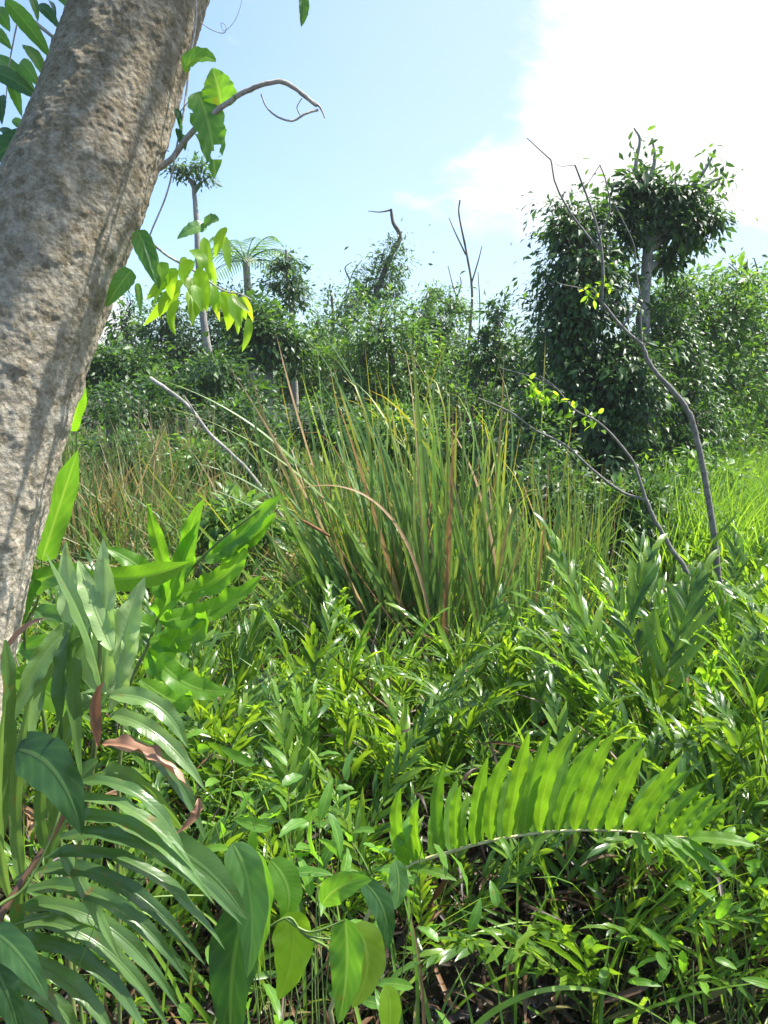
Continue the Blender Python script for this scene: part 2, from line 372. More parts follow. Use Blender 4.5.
# cloud bank: soft edged cloud whose denser part lies high to the right
mpw = ns.new('ShaderNodeMapping'); mpw.inputs['Scale'].default_value = (1.0, 1.0, 2.2)
ls.new(tc.outputs['Generated'], mpw.inputs[0])
nz = ns.new('ShaderNodeTexNoise'); nz.inputs['Scale'].default_value = 4.5; nz.inputs['Detail'].default_value = 10; nz.inputs['Roughness'].default_value = 0.6
nz.inputs['Distortion'].default_value = 0.3
ls.new(mpw.outputs[0], nz.inputs['Vector'])
def sky_spot(px, py, r0, r1, amt):
    dv = unit(at(px, py, 10) - np.array([0, 0, CAMZ]))
    dp = ns.new('ShaderNodeVectorMath'); dp.operation = 'DOT_PRODUCT'; ls.new(tc.outputs['Generated'], dp.inputs[0]); dp.inputs[1].default_value = dv
    mr = ns.new('ShaderNodeMapRange'); mr.interpolation_type = 'SMOOTHSTEP'
    ls.new(dp.outputs['Value'], mr.inputs[0]); mr.inputs[1].default_value = math.cos(r1); mr.inputs[2].default_value = math.cos(r0); mr.inputs[4].default_value = amt
    return mr.outputs[0]
s1 = sky_spot(800, -60, math.radians(3), math.radians(22), 0.47)
s2 = sky_spot(540, 175, math.radians(1), math.radians(8), 0.16)
s3 = sky_spot(110, 335, math.radians(1), math.radians(4.5), 0.40)
s4 = sky_spot(700, 165, math.radians(1), math.radians(6), 0.16)
dens = mathn(ns, ls, 'ADD', mathn(ns, ls, 'ADD', s1, s2), mathn(ns, ls, 'ADD', s3, s4))
dens = mathn(ns, ls, 'ADD', dens, mathn(ns, ls, 'MULTIPLY', nz.outputs[0], 1.3))
cm = ns.new('ShaderNodeMapRange'); cm.interpolation_type = 'SMOOTHSTEP'; ls.new(dens, cm.inputs[0])
cm.inputs[1].default_value = 0.84; cm.inputs[2].default_value = 1.08; cm.inputs[3].default_value = 0.0; cm.inputs[4].default_value = 1.0
tint = mixc(ns, ls, 1.0, sky.outputs[0], (0.97, 1.10, 1.17), 'MULTIPLY')
veil = sky_spot(740, 60, 0.0, math.radians(38), 0.55)
veil = mathn(ns, ls, 'ADD', veil, 0.02)
tint = mixc(ns, ls, veil, tint, (3.1, 3.8, 4.3))
skc = mixc(ns, ls, cm.outputs[0], tint, (4.9, 4.95, 5.0))
ls.new(skc, bg.inputs['Color'])
vs = scene.view_settings
scene.display_settings.display_device = 'sRGB'
vs.view_transform = 'Standard'; vs.look = 'None'; vs.gamma = 1; vs.exposure = 1.2; vs.use_curve_mapping = False
scene.render.engine = 'CYCLES'
scene.cycles.max_bounces = 5; scene.cycles.transmission_bounces = 4; scene.cycles.diffuse_bounces = 2; scene.cycles.glossy_bounces = 2

# ------------------------------------------------------------------ ground and water
def gz(x, y):
    return 0.06 * noise.noise(Vector((x * 0.9, y * 0.9, 0))) + 0.05 * noise.noise(Vector((x * 3, y * 3, 4)))
g = G()
xs = np.concatenate([np.linspace(-1500, -20, 12), np.linspace(-18, 18, 180), np.linspace(20, 1500, 12)])
ys = np.concatenate([np.linspace(-400, -4, 8), np.linspace(-3, 40, 200), np.linspace(42, 2500, 14)])
X, Y = np.meshgrid(xs, ys); Z = np.array([[gz(a, b) if abs(a) < 19 and -4 < b < 41 else 0.02 for a, b in zip(r1, r2)] for r1, r2 in zip(X, Y)])
nx = len(xs); ii, jj = np.meshgrid(np.arange(len(ys) - 1), np.arange(nx - 1), indexing='ij')
q = np.stack([ii * nx + jj, ii * nx + jj + 1, (ii + 1) * nx + jj + 1, (ii + 1) * nx + jj], -1).reshape(-1, 4)
g.add(np.stack([X, Y, Z], -1).reshape(-1, 3), q, np.stack([X, Y], -1).reshape(-1, 2))
gm = bark_mat('marsh_mud', (0.022, 0.016, 0.010), (0.07, 0.05, 0.03), 3, 0.8, 0.03, patch=(0.035, 0.05, 0.015))
tag(g.build('ground', gm), kind='structure')
wm = bpy.data.materials.new('marsh_water'); wm.use_nodes = True
b = wm.node_tree.nodes['Principled BSDF']; b.inputs['Base Color'].default_value = (0.012, 0.011, 0.007, 1); b.inputs['Roughness'].default_value = 0.06
nn = wm.node_tree.nodes.new('ShaderNodeTexNoise'); nn.inputs['Scale'].default_value = 9
bb = wm.node_tree.nodes.new('ShaderNodeBump'); bb.inputs['Strength'].default_value = 0.15; bb.inputs['Distance'].default_value = 0.01
wm.node_tree.links.new(nn.outputs[0], bb.inputs['Height']); wm.node_tree.links.new(bb.outputs[0], b.inputs['Normal'])
g = G(); g.add([(-18, -3, .005), (18, -3, .005), (18, 8.5, .005), (-18, 8.5, .005)], [(0, 1, 2, 3)], [(0, 0), (1, 0), (1, 1), (0, 1)])
tag(g.build('water', wm), kind='structure')

# ------------------------------------------------------------------ fern frond prototypes
def frond_mesh(name, L, npair, pl, pw, arch, mats, ang=0.72, seg=6, dead=False, bare=0.3):
    """stands at the origin, leans towards +X"""
    g = G(); k = 16; s = np.linspace(0, 1, k + 1)
    a0 = 0.12; a = a0 + arch * s ** 1.6
    x = np.concatenate([[0], np.cumsum(np.sin((a[1:] + a[:-1]) / 2))]) * L / k
    z = np.concatenate([[0], np.cumsum(np.cos((a[1:] + a[:-1]) / 2))]) * L / k
    y = 0.03 * L * np.sin(s * 3 + R.rand() * 3)
    P = np.stack([x, y, z], -1)
    tube(g, P, np.linspace(0.006, 0.0018, k + 1) * (L / 1.2) ** 0.5, 5, 1)
    B = []; D = []; Nn = []; Ls = []
    for i in range(npair * 2):
        sd = 1 if i % 2 else -1
        u = bare + (1 - bare) * (i + 0.3 * R.rand()) / (npair * 2)
        if R.rand() < 0.04: continue
        f = u * k; i0 = min(int(f), k - 1); p = P[i0] + (P[i0 + 1] - P[i0]) * (f - i0); tg = unit(P[i0 + 1] - P[i0])
        sv = np.array([0, sd, 0.0]); nm = unit(np.cross(tg, [0, 1, 0]))   # upper face of the frond
        if nm[2] < 0 and nm[0] > 0: nm = -nm
        nm = unit(np.cross([0, 1, 0], tg)) * -1
        an = ang + 0.10 * R.randn() - 0.40 * (u - bare) / (1 - bare)
        d = math.cos(an) * tg + math.sin(an) * sv + 0.22 * nm + 0.1 * R.randn(3)
        q = (u - bare) / (1 - bare)
        B.append(p); D.append(d); Nn.append(nm + 0.25 * R.randn(3)); Ls.append(pl * (0.55 + 0.6 * math.sin(PI * min(1, q * 0.8 + 0.25))) * (1 - 0.35 * max(0, q - 0.7) / 0.3) * (0.9 + 0.2 * R.rand()))
    B.append(P[-1]); D.append(unit(P[-1] - P[-2])); Nn.append(nm); Ls.append(pl * 0.7)
    Ls = np.array(Ls)
    bd = (1.6 if dead else 0.35) + 0.45 * R.rand(len(Ls))
    blades(g, np.array(B), np.array(D), np.array(Nn), Ls, pw * (0.75 + 0.35 * Ls / pl), pinna, bend=bd, fold=0.28 if not dead else 0.9, wav=0.15, wfreq=2.5, twist=0.5 * R.randn(len(Ls)) * (3 if dead else 1), seg=seg, cols=3)
    return g.mesh(name, mats)

FR = {}
FR['tall'] = [frond_mesh('frond', 1.35 + 0.15 * R.rand(), 14, 0.21, 0.029, 0.35 + 0.3 * R.rand(), [M['fern'], M['rachis']]) for _ in range(5)]
FR['arch'] = [frond_mesh('frond', 1.25, 14, 0.21, 0.030, 1.1 + 0.4 * R.rand(), [M['fern'], M['rachis']]) for _ in range(3)]
FR['narrow'] = [frond_mesh('frond', 1.15, 15, 0.19, 0.020, 0.6 + 0.5 * R.rand(), [M['fern'], M['rachis']], ang=0.65) for _ in range(3)]
FR['big'] = [frond_mesh('frond', 1.3, 10, 0.29, 0.038, 0.5 + 0.5 * R.rand(), [M['fern'], M['rachis']], ang=0.6) for _ in range(3)]
FR['lime'] = [frond_mesh('frond', 1.2, 14, 0.18, 0.028, 0.35 + 0.4 * R.rand(), [M['fern_lime'], M['rachis']], ang=0.6) for _ in range(3)]
FR['dead'] = [frond_mesh('dead_frond', 1.0, 11, 0.17, 0.035, 2.0 + 0.5 * R.rand(), [M['fern_dead'], M['stem_brown']], dead=True) for _ in range(3)]

def fern_plant(x, y, label, group, size=1.0, nf=9, lime=0.15, deadn=1, narrow=0.25, name='marsh_fern'):
    r = thing(name, label, 'fern', (x, y, gz(x, y) - 0.02), group)
    a0 = random.random() * 6.28
    for i in range(nf):
        u = random.random()
        kind = 'lime' if u < lime else ('narrow' if u < lime + narrow else ('arch' if u < lime + narrow + 0.13 else ('big' if u < lime + narrow + 0.36 else 'tall')))
        o = bpy.data.objects.new('frond', random.choice(FR[kind])); COL.objects.link(o); o.parent = r
        az = a0 + i * 2.4 + random.gauss(0, 0.3)
        o.location = (0.07 * math.cos(az), 0.07 * math.sin(az), 0)
        o.rotation_euler = Euler((random.gauss(0, 0.16), random.uniform(-0.1, 0.45) + random.gauss(0, 0.08), az))
        s = size * random.uniform(0.72, 1.12); o.scale = (s, s, s)
    for i in range(deadn):
        o = bpy.data.objects.new('dead_frond', random.choice(FR['dead'])); COL.objects.link(o); o.parent = r
        o.rotation_euler = (0, random.uniform(0, 0.3), random.random() * 6.28); s = size * random.uniform(0.7, 1.15); o.scale = (s, s, s)
    return r

zones = {
 'hole':  'green marsh fern growing at the rim of the dark hole full of dead leaves',
 'right': 'bright marsh fern in the dense sunny patch in front of the bare saplings',
 'corner': 'shaded marsh fern in the tangle at the lower right corner',
 'centre': 'marsh fern in the thicket between the cattail clump and the big arching frond',
 'left':  'marsh fern in the low tangle between the near ferns and the cattail clump',
 'back': 'distant marsh fern in the low growth left of and behind the cattail clump',
 'field': 'marsh fern in the bright grassy field behind the right sapling',
}
def zone(x, y):
    px = 384 + F * x / y
    if y > 7: return 'field' if px > 600 else 'back'
    if y < 3.6: return 'corner' if px > 620 else ('hole' if px > 330 else 'left')
    if px > 520: return 'right'
    if px > 330: return 'centre'
    return 'left'
cnt = 0
y = 2.75
while y < 15:
    st = 0.37 + 0.045 * y
    half = 0.56 * y + 0.9
    x = -half + random.random() * st
    while x < half:
        xx = x + random.uniform(-0.3, 0.3) * st; yy = y + random.uniform(-0.35, 0.35) * st
        px = 384 + F * xx / yy
        x += st
        if px < 90 and yy < 6: 
            if random.random() < 0.5: continue
        if (xx - 0.45) ** 2 / 0.24 + (yy - 3.15) ** 2 / 0.3 < 1: continue       # the hole
        if 370 < px < 545 and 5.3 < yy < 7.6: continue                         # cattails
        if 530 < px < 700 and 5.7 < yy < 10: continue                          # dark gap under the trees
        if yy > 8 and px < 600 and random.random() < 0.55: continue
        size = 1.0
        if px < 400: size = 0.7 + 0.16 * random.random()
        if px < 330 and yy > 5: size = 0.5
        if px >= 520 and yy > 4.5: size = 0.84
        if yy > 8: size *= 0.8
        if 330 <= px < 575 and yy < 5.4: size = 0.70
        if yy < 3.3 and px < 600: size = min(size, 0.62)
        if yy < 3.9 and px >= 600: size = 0.72
        z = zone(xx, yy)
        fern_plant(xx, yy, zones[z], 'marsh ferns: ' + z, size * random.uniform(0.85, 1.15), nf=11 if yy < 7 else 7, lime=0.22 if z in ('right', 'field') else (0.0 if z in ('hole', 'corner') else 0.07), deadn=random.choice([0, 1, 1, 2]))  # lime fronds paint in sunlight: most in sunny zones, none in shaded ones
        cnt += 1
    y += st * 0.85
for xx, yy, sz in [(0.62, 3.3, .42), (0.35, 3.2, .4), (0.85, 3.0, .4), (1.15, 3.3, .55), (0.05, 3.05, .42)]:
    fern_plant(xx, yy, 'small shaded fern rooted down inside the dark hole of dead leaves', 'ferns inside the hole', sz, nf=5, lime=0, deadn=1)
print('ferns', cnt)

# ------------------------------------------------------------------ ground cover (uncountable)
def scatter(n, y0, y1, fn):
    """random points spread evenly over the seen wedge"""
    y = np.sqrt(R.rand(n) * (y1 ** 2 - y0 ** 2) + y0 ** 2); x = (R.rand(n) * 2 - 1) * (0.56 * y + 0.7)
    k = fn(x, y); return x[k], y[k]
def rnd_dirs(n, up=1.0):
    a = R.rand(n) * 6.28; e = np.clip(0.9 + 0.4 * R.randn(n), 0.1, 1.5) * up
    return np.stack([np.cos(a) * np.cos(e), np.sin(a) * np.cos(e), np.sin(e)], -1)
nothole = lambda x, y: ((x - 0.45) ** 2 / 0.24 + (y - 3.2) ** 2 / 0.3 > 0.7 + 0.5 * R.rand(len(x))) & ~((x / y > 0.03) & (x / y < 0.27) & (y < 3.75) & (R.rand(len(x)) > 0.4))
g = G()
x, y = scatter(34000, 2.4, 13, nothole)
patch = np.array([noise.noise(Vector((a * 0.8, b * 0.8, 7))) for a, b in zip(x, y)])
h = (0.32 + 0.22 * patch) * (0.6 + 0.6 * R.rand(len(x)))
d = rnd_dirs(len(x)); base = np.stack([x, y, R.rand(len(x)) * h * 0.9], -1)
n = rnd_dirs(len(x))
blades(g, base, d, n, 0.15 * (0.5 + R.rand(len(x))) * (1 + y / 14), 0.014 * (0.6 + 0.8 * R.rand(len(x))) * (1 + y / 9), lance, bend=0.9, fold=0.2, twist=0.4, seg=3)
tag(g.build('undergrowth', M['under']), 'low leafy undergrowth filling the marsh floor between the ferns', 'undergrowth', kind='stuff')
g = G()
x, y = scatter(15000, 2.4, 15, nothole)
d = rnd_dirs(len(x), 1.25); L = (0.45 + 0.45 * R.rand(len(x)))
blades(g, np.stack([x, y, np.zeros(len(x))], -1), d, rnd_dirs(len(x), 0.3), L, 0.011 * (0.6 + 0.8 * R.rand(len(x))) * (1 + y / 8), broad_blade, bend=0.5 + 1.0 * R.rand(len(x)), fold=0.3, twist=0.5, seg=6)
tag(g.build('grass', M['grass']), 'fine green grass blades growing up through the marsh ferns', 'grass', kind='stuff')
g = G()
x, y = scatter(9000, 2.3, 7, lambda x, y: x > -9)
d = rnd_dirs(len(x), 0.35)
blades(g, np.stack([x, y, 0.02 + 0.16 * R.rand(len(x))], -1), d, rnd_dirs(len(x)), 0.10 + 0.25 * R.rand(len(x)), 0.012 + 0.016 * R.rand(len(x)), strap, bend=1.4 * R.randn(len(x)), fold=0.5, twist=1.5 * R.randn(len(x)), seg=6)
x = 0.6 + 0.36 * R.randn(420); y = 3.2 + 0.3 * R.randn(420)
blades(g, np.stack([x, y, 0.03 + 0.35 * R.rand(420) ** 2], -1), rnd_dirs(420, 0.6), rnd_dirs(420), 0.15 + 0.3 * R.rand(420), 0.012 + 0.02 * R.rand(420), strap, bend=2.0 * R.randn(420), fold=0.6, twist=2 * R.randn(420), seg=8)
n = 2600; x, y = scatter(n, 2.7, 8, nothole); n = len(x)
blades(g, np.stack([x, y, 0.1 + 0.45 * R.rand(n)], -1), rnd_dirs(n, 0.7), rnd_dirs(n), 0.15 + 0.4 * R.rand(n), 0.006 + 0.014 * R.rand(n), blade, bend=1.2 * R.randn(n), fold=0.4, twist=1.5 * R.randn(n), seg=7)
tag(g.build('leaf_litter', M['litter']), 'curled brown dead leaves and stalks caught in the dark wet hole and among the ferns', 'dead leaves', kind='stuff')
# pale reeds behind on the left
g = G()
n = 4200; y = 8.5 + 6 * R.rand(n); px = 50 + 250 * R.rand(n) ** 1.2; x = (px - 384) / F * y
pn = np.array([noise.noise(Vector((a * 1.6, b * 1.2, 3))) for a, b in zip(x, y)])
k = pn > -0.08 + 0.2 * R.randn(n); x = x[k]; y = y[k]; n = len(x); pn = pn[k]
d = unit(np.stack([0.22 * R.randn(n), 0.2 * R.randn(n), np.ones(n)], -1))
blades(g, np.stack([x, y, np.zeros(n)], -1), d, rnd_dirs(n, 0.1), (0.6 + 1.0 * R.rand(n)) * (1 + 1.1 * pn), 0.024 + 0.022 * R.rand(n), blade, bend=0.15 + 1.5 * R.rand(n) ** 3, fold=0.3, twist=1.0, seg=7)
n = 1500; y = 7.5 + 4 * R.rand(n); px = 60 + 280 * R.rand(n); x = (px - 384) / F * y
blades(g, np.stack([x, y, 0.15 + 0.5 * R.rand(n)], -1), rnd_dirs(n, 0.3), rnd_dirs(n), 0.3 + 0.6 * R.rand(n), 0.015 + 0.012 * R.rand(n), blade, bend=1.0 * R.randn(n), fold=0.3, twist=1.0, seg=6)
tag(g.build('reed_bed', M['reed']), 'stand of half dry brownish green reeds behind the trunk', 'reeds', kind='stuff')
g = G()
n = 5200; y = 7.8 + 8 * R.rand(n); px = 40 + 560 * R.rand(n); x = (px - 384) / F * y
pn = np.array([noise.noise(Vector((a * 1.3, b * 0.9, 23))) for a, b in zip(x, y)]); k = pn > -0.1; x = x[k]; y = y[k]; pn = pn[k]; n = len(x)
d = unit(np.stack([0.25 * R.randn(n), 0.2 * R.randn(n), np.ones(n)], -1))
blades(g, np.stack([x, y, np.zeros(n)], -1), d, rnd_dirs(n, 0.1), (0.8 + 0.6 * R.rand(n)) * (1 + pn), 0.03, blade, bend=0.4 + 1.1 * R.rand(n), fold=0.3, twist=1.0, seg=6)
n = 9000; y = 14 + 28 * R.rand(n) ** 1.2; x = (R.rand(n) * 2 - 1) * 0.62 * y
d = unit(np.stack([0.25 * R.randn(n), 0.2 * R.randn(n), np.ones(n)], -1))
blades(g, np.stack([x, y, np.zeros(n)], -1), d, rnd_dirs(n, 0.1), 0.8 + 0.7 * R.rand(n), 0.09, blade, bend=0.4 + 1.0 * R.rand(n), fold=0.3, twist=1.0, seg=4)
tag(g.build('marsh_grass', M['marsh_grass']), 'uneven green marsh grass standing below the far trees', 'grass', kind='stuff')
# bright grass field at right
g = G()
n = 6500; y = 8 + 8 * R.rand(n); px = 660 + 190 * R.rand(n); x = (px - 384) / F * y
d = unit(np.stack([0.2 * R.randn(n), 0.2 * R.randn(n), np.ones(n)], -1))
blades(g, np.stack([x, y, np.zeros(n)], -1), d, rnd_dirs(n, 0.1), 0.95 + 0.75 * R.rand(n), 0.026, blade, bend=0.4 + 0.9 * R.rand(n), fold=0.3, twist=1.0, seg=6)
tag(g.build('tall_grass', M['grass']), 'tall sunlit grass filling the field at the far right', 'grass', kind='stuff')

# ------------------------------------------------------------------ cattails and sedges
def shoot_mesh(name, mats, H, nb, w, spread=0.12, dry=0.12, bendm=0.5, seg=14):
    g = G()
    for i in range(nb):
        a = R.rand() * 6.28; e = abs(spread * R.randn()) + 0.02
        d = np.array([math.cos(a) * math.sin(e), math.sin(a) * math.sin(e), math.cos(e)])
        n = unit([-math.cos(a), -math.sin(a), 0.2]); kink = R.rand() < 0.13
        blades(g, [[0.02 * R.randn(), 0.02 * R.randn(), 0]], d, n, H * (0.62 + 0.45 * R.rand()), w * (0.7 + 0.5 * R.rand()), broad_blade,
               bend=-(1.9 if kink else 0.05 + bendm * R.rand() ** 2), fold=0.25, twist=0.6 * R.randn(), seg=seg, mi=1 if R.rand() < dry + 0.15 * kink else 0, bend_pow=9 if kink else 2.6)
    return g.mesh(name, mats)
cm_ = [M['cattail'], M['cattail_dry']]
SH = [shoot_mesh('shoot', cm_, 2.35, 7, 0.030, spread=0.2, dry=0.06, bendm=1.4) for _ in range(9)]
SD = [shoot_mesh('shoot', [M['cattail'], M['cattail_dry']], 1.7, 9, 0.011, 0.18, 0.05, 0.8) for _ in range(4)]
def clump(name, label, cat, cx, cy, rx, ry, n, protos, lean_fn, scale=1.0, group=None):
    r = thing(name, label, cat, (cx, cy, 0), group)
    for i in range(n):
        a = random.random() * 6.28; q = math.sqrt(random.random()); dx = rx * q * math.cos(a); dy = ry * q * math.sin(a)
        o = bpy.data.objects.new('shoot', random.choice(protos)); COL.objects.link(o); o.parent = r
        o.location = (dx, dy, 0); lx, ly = lean_fn(dx / rx, dy / ry)
        o.rotation_euler = Euler((ly + random.gauss(0, 0.07), lx + random.gauss(0, 0.07), 0))
        rot = Matrix.Rotation(random.random() * 6.28, 4, 'Z')
        o.rotation_euler = (o.rotation_euler.to_matrix().to_4x4() @ rot).to_euler()
        s = scale * random.uniform(0.78, 1.1); o.scale = (s, s, s)
    return r
c1 = clump('cattail_clump', 'tall dense cattail clump in the centre, leaning left, with yellow tips', 'cattails', 0.46, 6.3, 0.74, 0.42, 37, SH, lambda u, v: (-0.20 + 0.12 * u + random.gauss(0, 0.17), -0.03), 1.14)
g = G()
def arcblade(g, P, Wd, mi=0, nrm=(0, -0.5, 1), seg=24):
    bleaf(g, P, Wd, nrm, blade, fold=0.25, wav=0.0, seg=seg, cols=3, mi=mi, twist=R.uniform(-0.6, 0.6))
for (bx, by, cx_, cy_, tx, ty, dd, dt, wd) in [
    (400, 660, 340, 430, 148, 376, 6.1, 6.0, .026), (410, 660, 350, 440, 128, 398, 6.0, 5.9, .026), (395, 650, 300, 480, 190, 462, 6.2, 5.9, .022),
    (405, 660, 330, 520, 178, 478, 6.2, 5.8, .022), (420, 660, 380, 420, 305, 335, 6.2, 6.2, .024), (425, 660, 390, 400, 318, 330, 6.2, 6.2, .024), (430, 660, 400, 430, 330, 352, 6.3, 6.2, .022),
    (400, 660, 340, 540, 200, 402, 6.2, 6.2, .024), (395, 660, 330, 560, 235, 520, 6.0, 5.7, .022), (445, 660, 430, 460, 395, 352, 6.3, 6.2, .022),
    (500, 640, 490, 460, 455, 368, 6.4, 6.3, .024), (515, 640, 505, 470, 478, 376, 6.4, 6.3, .024), (470, 650, 455, 480, 470, 352, 6.4, 6.3, .022),
    (400, 660, 350, 600, 225, 440, 6.1, 6.0, .02), (460, 655, 440, 540, 355, 398, 6.1, 6.0, .022)]:
    P0 = at(bx, by, dd); P2 = at(tx, ty, dt); P1 = at(cx_, cy_, dd)
    arcblade(g, [P0, P1, P2], wd * 1.7)
g.build('arching_blades', cm_, c1)
g = G()
for (bx, by, cx_, cy_, tx, ty, d_) in [(430, 620, 400, 452, 283, 493, 5.4), (450, 650, 440, 560, 418, 500, 5.9), (495, 640, 500, 480, 540, 490, 6.0)]:
    arcblade(g, [at(bx, by, d_), at(cx_, cy_, d_), at(tx, ty, d_)], 0.03, 0)
g.build('dry_blades', M['cattail_dry'], c1)
c1.children[-1]['label'] = 'bent brown dry blades hanging out of the cattail clump'
g = G()
for (ax, ay, bx, by, d_) in [(302, 520, 331, 537, 5.6), (612 - 180, 560, 428, 520, 6.2)]:
    p = np.array([at(ax, ay, d_) * (1 - t) + at(bx, by, d_) * t for t in np.linspace(0, 1, 7)]); tube(g, p, 0.013 * np.array([.3, .9, 1, 1, 1, .9, .3]), 8)
    tube(g, np.array([p[-1], p[-1] + (p[-1] - p[0]) * 2 + [0.1, 0.1, -0.5], [0.35, 6.2, 0]]), 0.004, 5)
g.build('seed_head', M['seed'], c1)
clump('cattail_clump', 'narrower upright cattail clump just right of the big clump', 'cattails', 1.15, 6.7, 0.32, 0.35, 14, SH, lambda u, v: (0.02 + 0.1 * u, 0), 0.82)
clump('sedge_tussock', 'dark green fine bladed sedge tussock in the shade right of the cattails', 'sedge', 1.75, 6.9, 0.4, 0.3, 12, SD, lambda u, v: (0.1 + 0.25 * u, 0), 0.95)
clump('sedge_tussock', 'sedge tussock in deep shade below the vine clad tree', 'sedge', 2.2, 8.3, 0.6, 0.3, 12, SD, lambda u, v: (0.25 * u, 0), 1.0)
clump('sedge_tussock', 'loose sedge tussock beside the pale fallen branch', 'sedge', -1.3, 8.3, 0.5, 0.4, 12, SD, lambda u, v: (0.25 * u, 0), 1.0)
clump('cattail_clump', 'smaller cattail clump standing farther back left of the tall clump', 'cattails', -0.55, 10.5, 0.9, 0.5, 22, SH, lambda u, v: (0.1 * u, 0), 0.72)
clump('cattail_clump', 'distant cattail clump in front of the rounded green tree', 'cattails', 0.9, 11.5, 1.1, 0.5, 18, SH, lambda u, v: (0.1 * u, 0), 0.68)

# sedge blades close to the viewer along the bottom
r = thing('sedge_tussock', 'long arching sedge blades crossing the bottom edge below the dark hole', 'sedge', (0.15, 2.2, 0))
g = G()
for P, w_ in [([(462, 1040, 2.0), (520, 975, 2.0), (600, 965, 2.1), (690, 1040, 2.2)], .018), ([(395, 1000, 2.3), (450, 935, 2.4), (500, 915, 2.5), (555, 924, 2.6)], .013),
              ([(440, 1060, 2.2), (400, 920, 2.3), (408, 830, 2.4)], .016), ([(415, 1060, 2.2), (425, 950, 2.3), (395, 870, 2.4)], .014), ([(405, 1060, 2.2), (396, 960, 2.3), (382, 900, 2.4)], .014),
              ([(590, 1060, 2.5), (605, 930, 2.5), (690, 850, 2.5)], .02), ([(515, 1050, 2.4), (517, 900, 2.5), (519, 830, 2.6)], .012), ([(600, 1060, 2.4), (600, 960, 2.5), (622, 890, 2.6)], .014),
              ([(430, 1060, 2.2), (440, 1000, 2.3), (470, 960, 2.4)], .012), ([(475, 1040, 2.3), (470, 1000, 2.3), (455, 965, 2.4)], .01), ([(505, 1040, 2.3), (500, 1010, 2.3), (496, 975, 2.4)], .01),
              ([(370, 1060, 2.0), (345, 980, 2.1), (330, 850, 2.3)], .013)]:
    arcblade(g, [at(*p) for p in P], w_)
g.build('blades', M['grass'], r)
g = G()
for P, w_ in [([(425, 1060, 2.15), (425, 960, 2.2), (406, 900, 2.3)], .012), ([(415, 1060, 2.2), (412, 1010, 2.2), (418, 985, 2.3), (425, 975, 2.3)], .01), ([(505, 1000, 2.5), (508, 950, 2.5), (515, 920, 2.5)], .01)]:
    g = G(); arcblade(g, [at(*p) for p in P], w_); g.build('dry_blade', M['cattail_dry'], r)

# ------------------------------------------------------------------ trees
def branch_path(a, b, wig=0.1, k=6):
    a = np.asarray(a, float); b = np.asarray(b, float); L = np.linalg.norm(b - a)
    P = [a + (b - a) * t + (R.randn(3) * wig * L * math.sin(PI * t)) for t in np.linspace(0, 1, k)]
    return smooth_path(P, 3)

def leaf_cloud(g, blobs, n_total, size, droop=0.6, clump_r=0.22, shell=0.55, per=22, asp=0.42, tw=None):
    vol = np.array([b[1][0] * b[1][1] * b[1][2] for b in blobs]) ** 0.7; vol /= vol.sum()
    for (c, r), f in zip(blobs, vol):
        nc = max(4, int(n_total * f / per)); c = np.asarray(c, float); r = np.asarray(r, float)
        u = unit(R.randn(nc, 3)); rad = (shell + (1 - shell) * R.rand(nc)) ** 0.8
        lump = np.array([1 + 0.65 * noise.noise(Vector(tuple(v * 2.1 + c))) for v in u])
        rad = rad * lump + (R.rand(nc) < 0.13) * 0.42 * R.rand(nc)
        cc = c + u * r * rad[:, None]
        k = cc[:, 2] > 0.15; cc = cc[k]; u = u[k]; nc = len(cc)
        rep = np.maximum(3, (per * (0.4 + 1.2 * R.rand(nc))).astype(int)); idx = np.repeat(np.arange(nc), rep); N = len(idx)
        cs_ = clump_r * np.exp(0.4 * R.randn(nc)) * np.where(rad[k] > 1.0, 0.6, 1.0)
        if tw is not None:
            for q_, u_, ra in zip(cc, u, rad[k]):
                if ra > 0.93 or R.rand() < 0.1:
                    s0 = c + (q_ - c) * 0.03; mid = (s0 + q_) / 2 + R.randn(3) * 0.05 * np.linalg.norm(q_ - s0); e_ = q_ + (q_ - s0) * 0.12
                    tube(tw, np.array([s0, mid, e_]), [0.016, 0.010, 0.005], 3)
        off = R.randn(N, 3) * cs_[idx][:, None] * np.array([1, 1, 0.6])
        young = (R.rand(nc) < 0.22)[idx]
        b = cc[idx] + off
        dirs = unit(u[idx] * 0.6 + unit(off) * 0.9 + np.array([0, 0, -droop * 0.5]) + 0.4 * R.randn(N, 3))
        nn_ = unit(np.array([0, 0, 1.0]) + 0.45 * R.randn(N, 3) + 0.3 * u[idx])
        s = size * (0.55 + 0.7 * R.rand(N)) * np.exp(0.28 * R.randn(nc))[idx]
        for mi_, kk in ((0, ~young), (1, young)):
            if kk.any(): blades(g, b[kk], dirs[kk], nn_[kk], s[kk], s[kk] * asp, lance, bend=droop, fold=0.25, seg=2, mi=mi_)

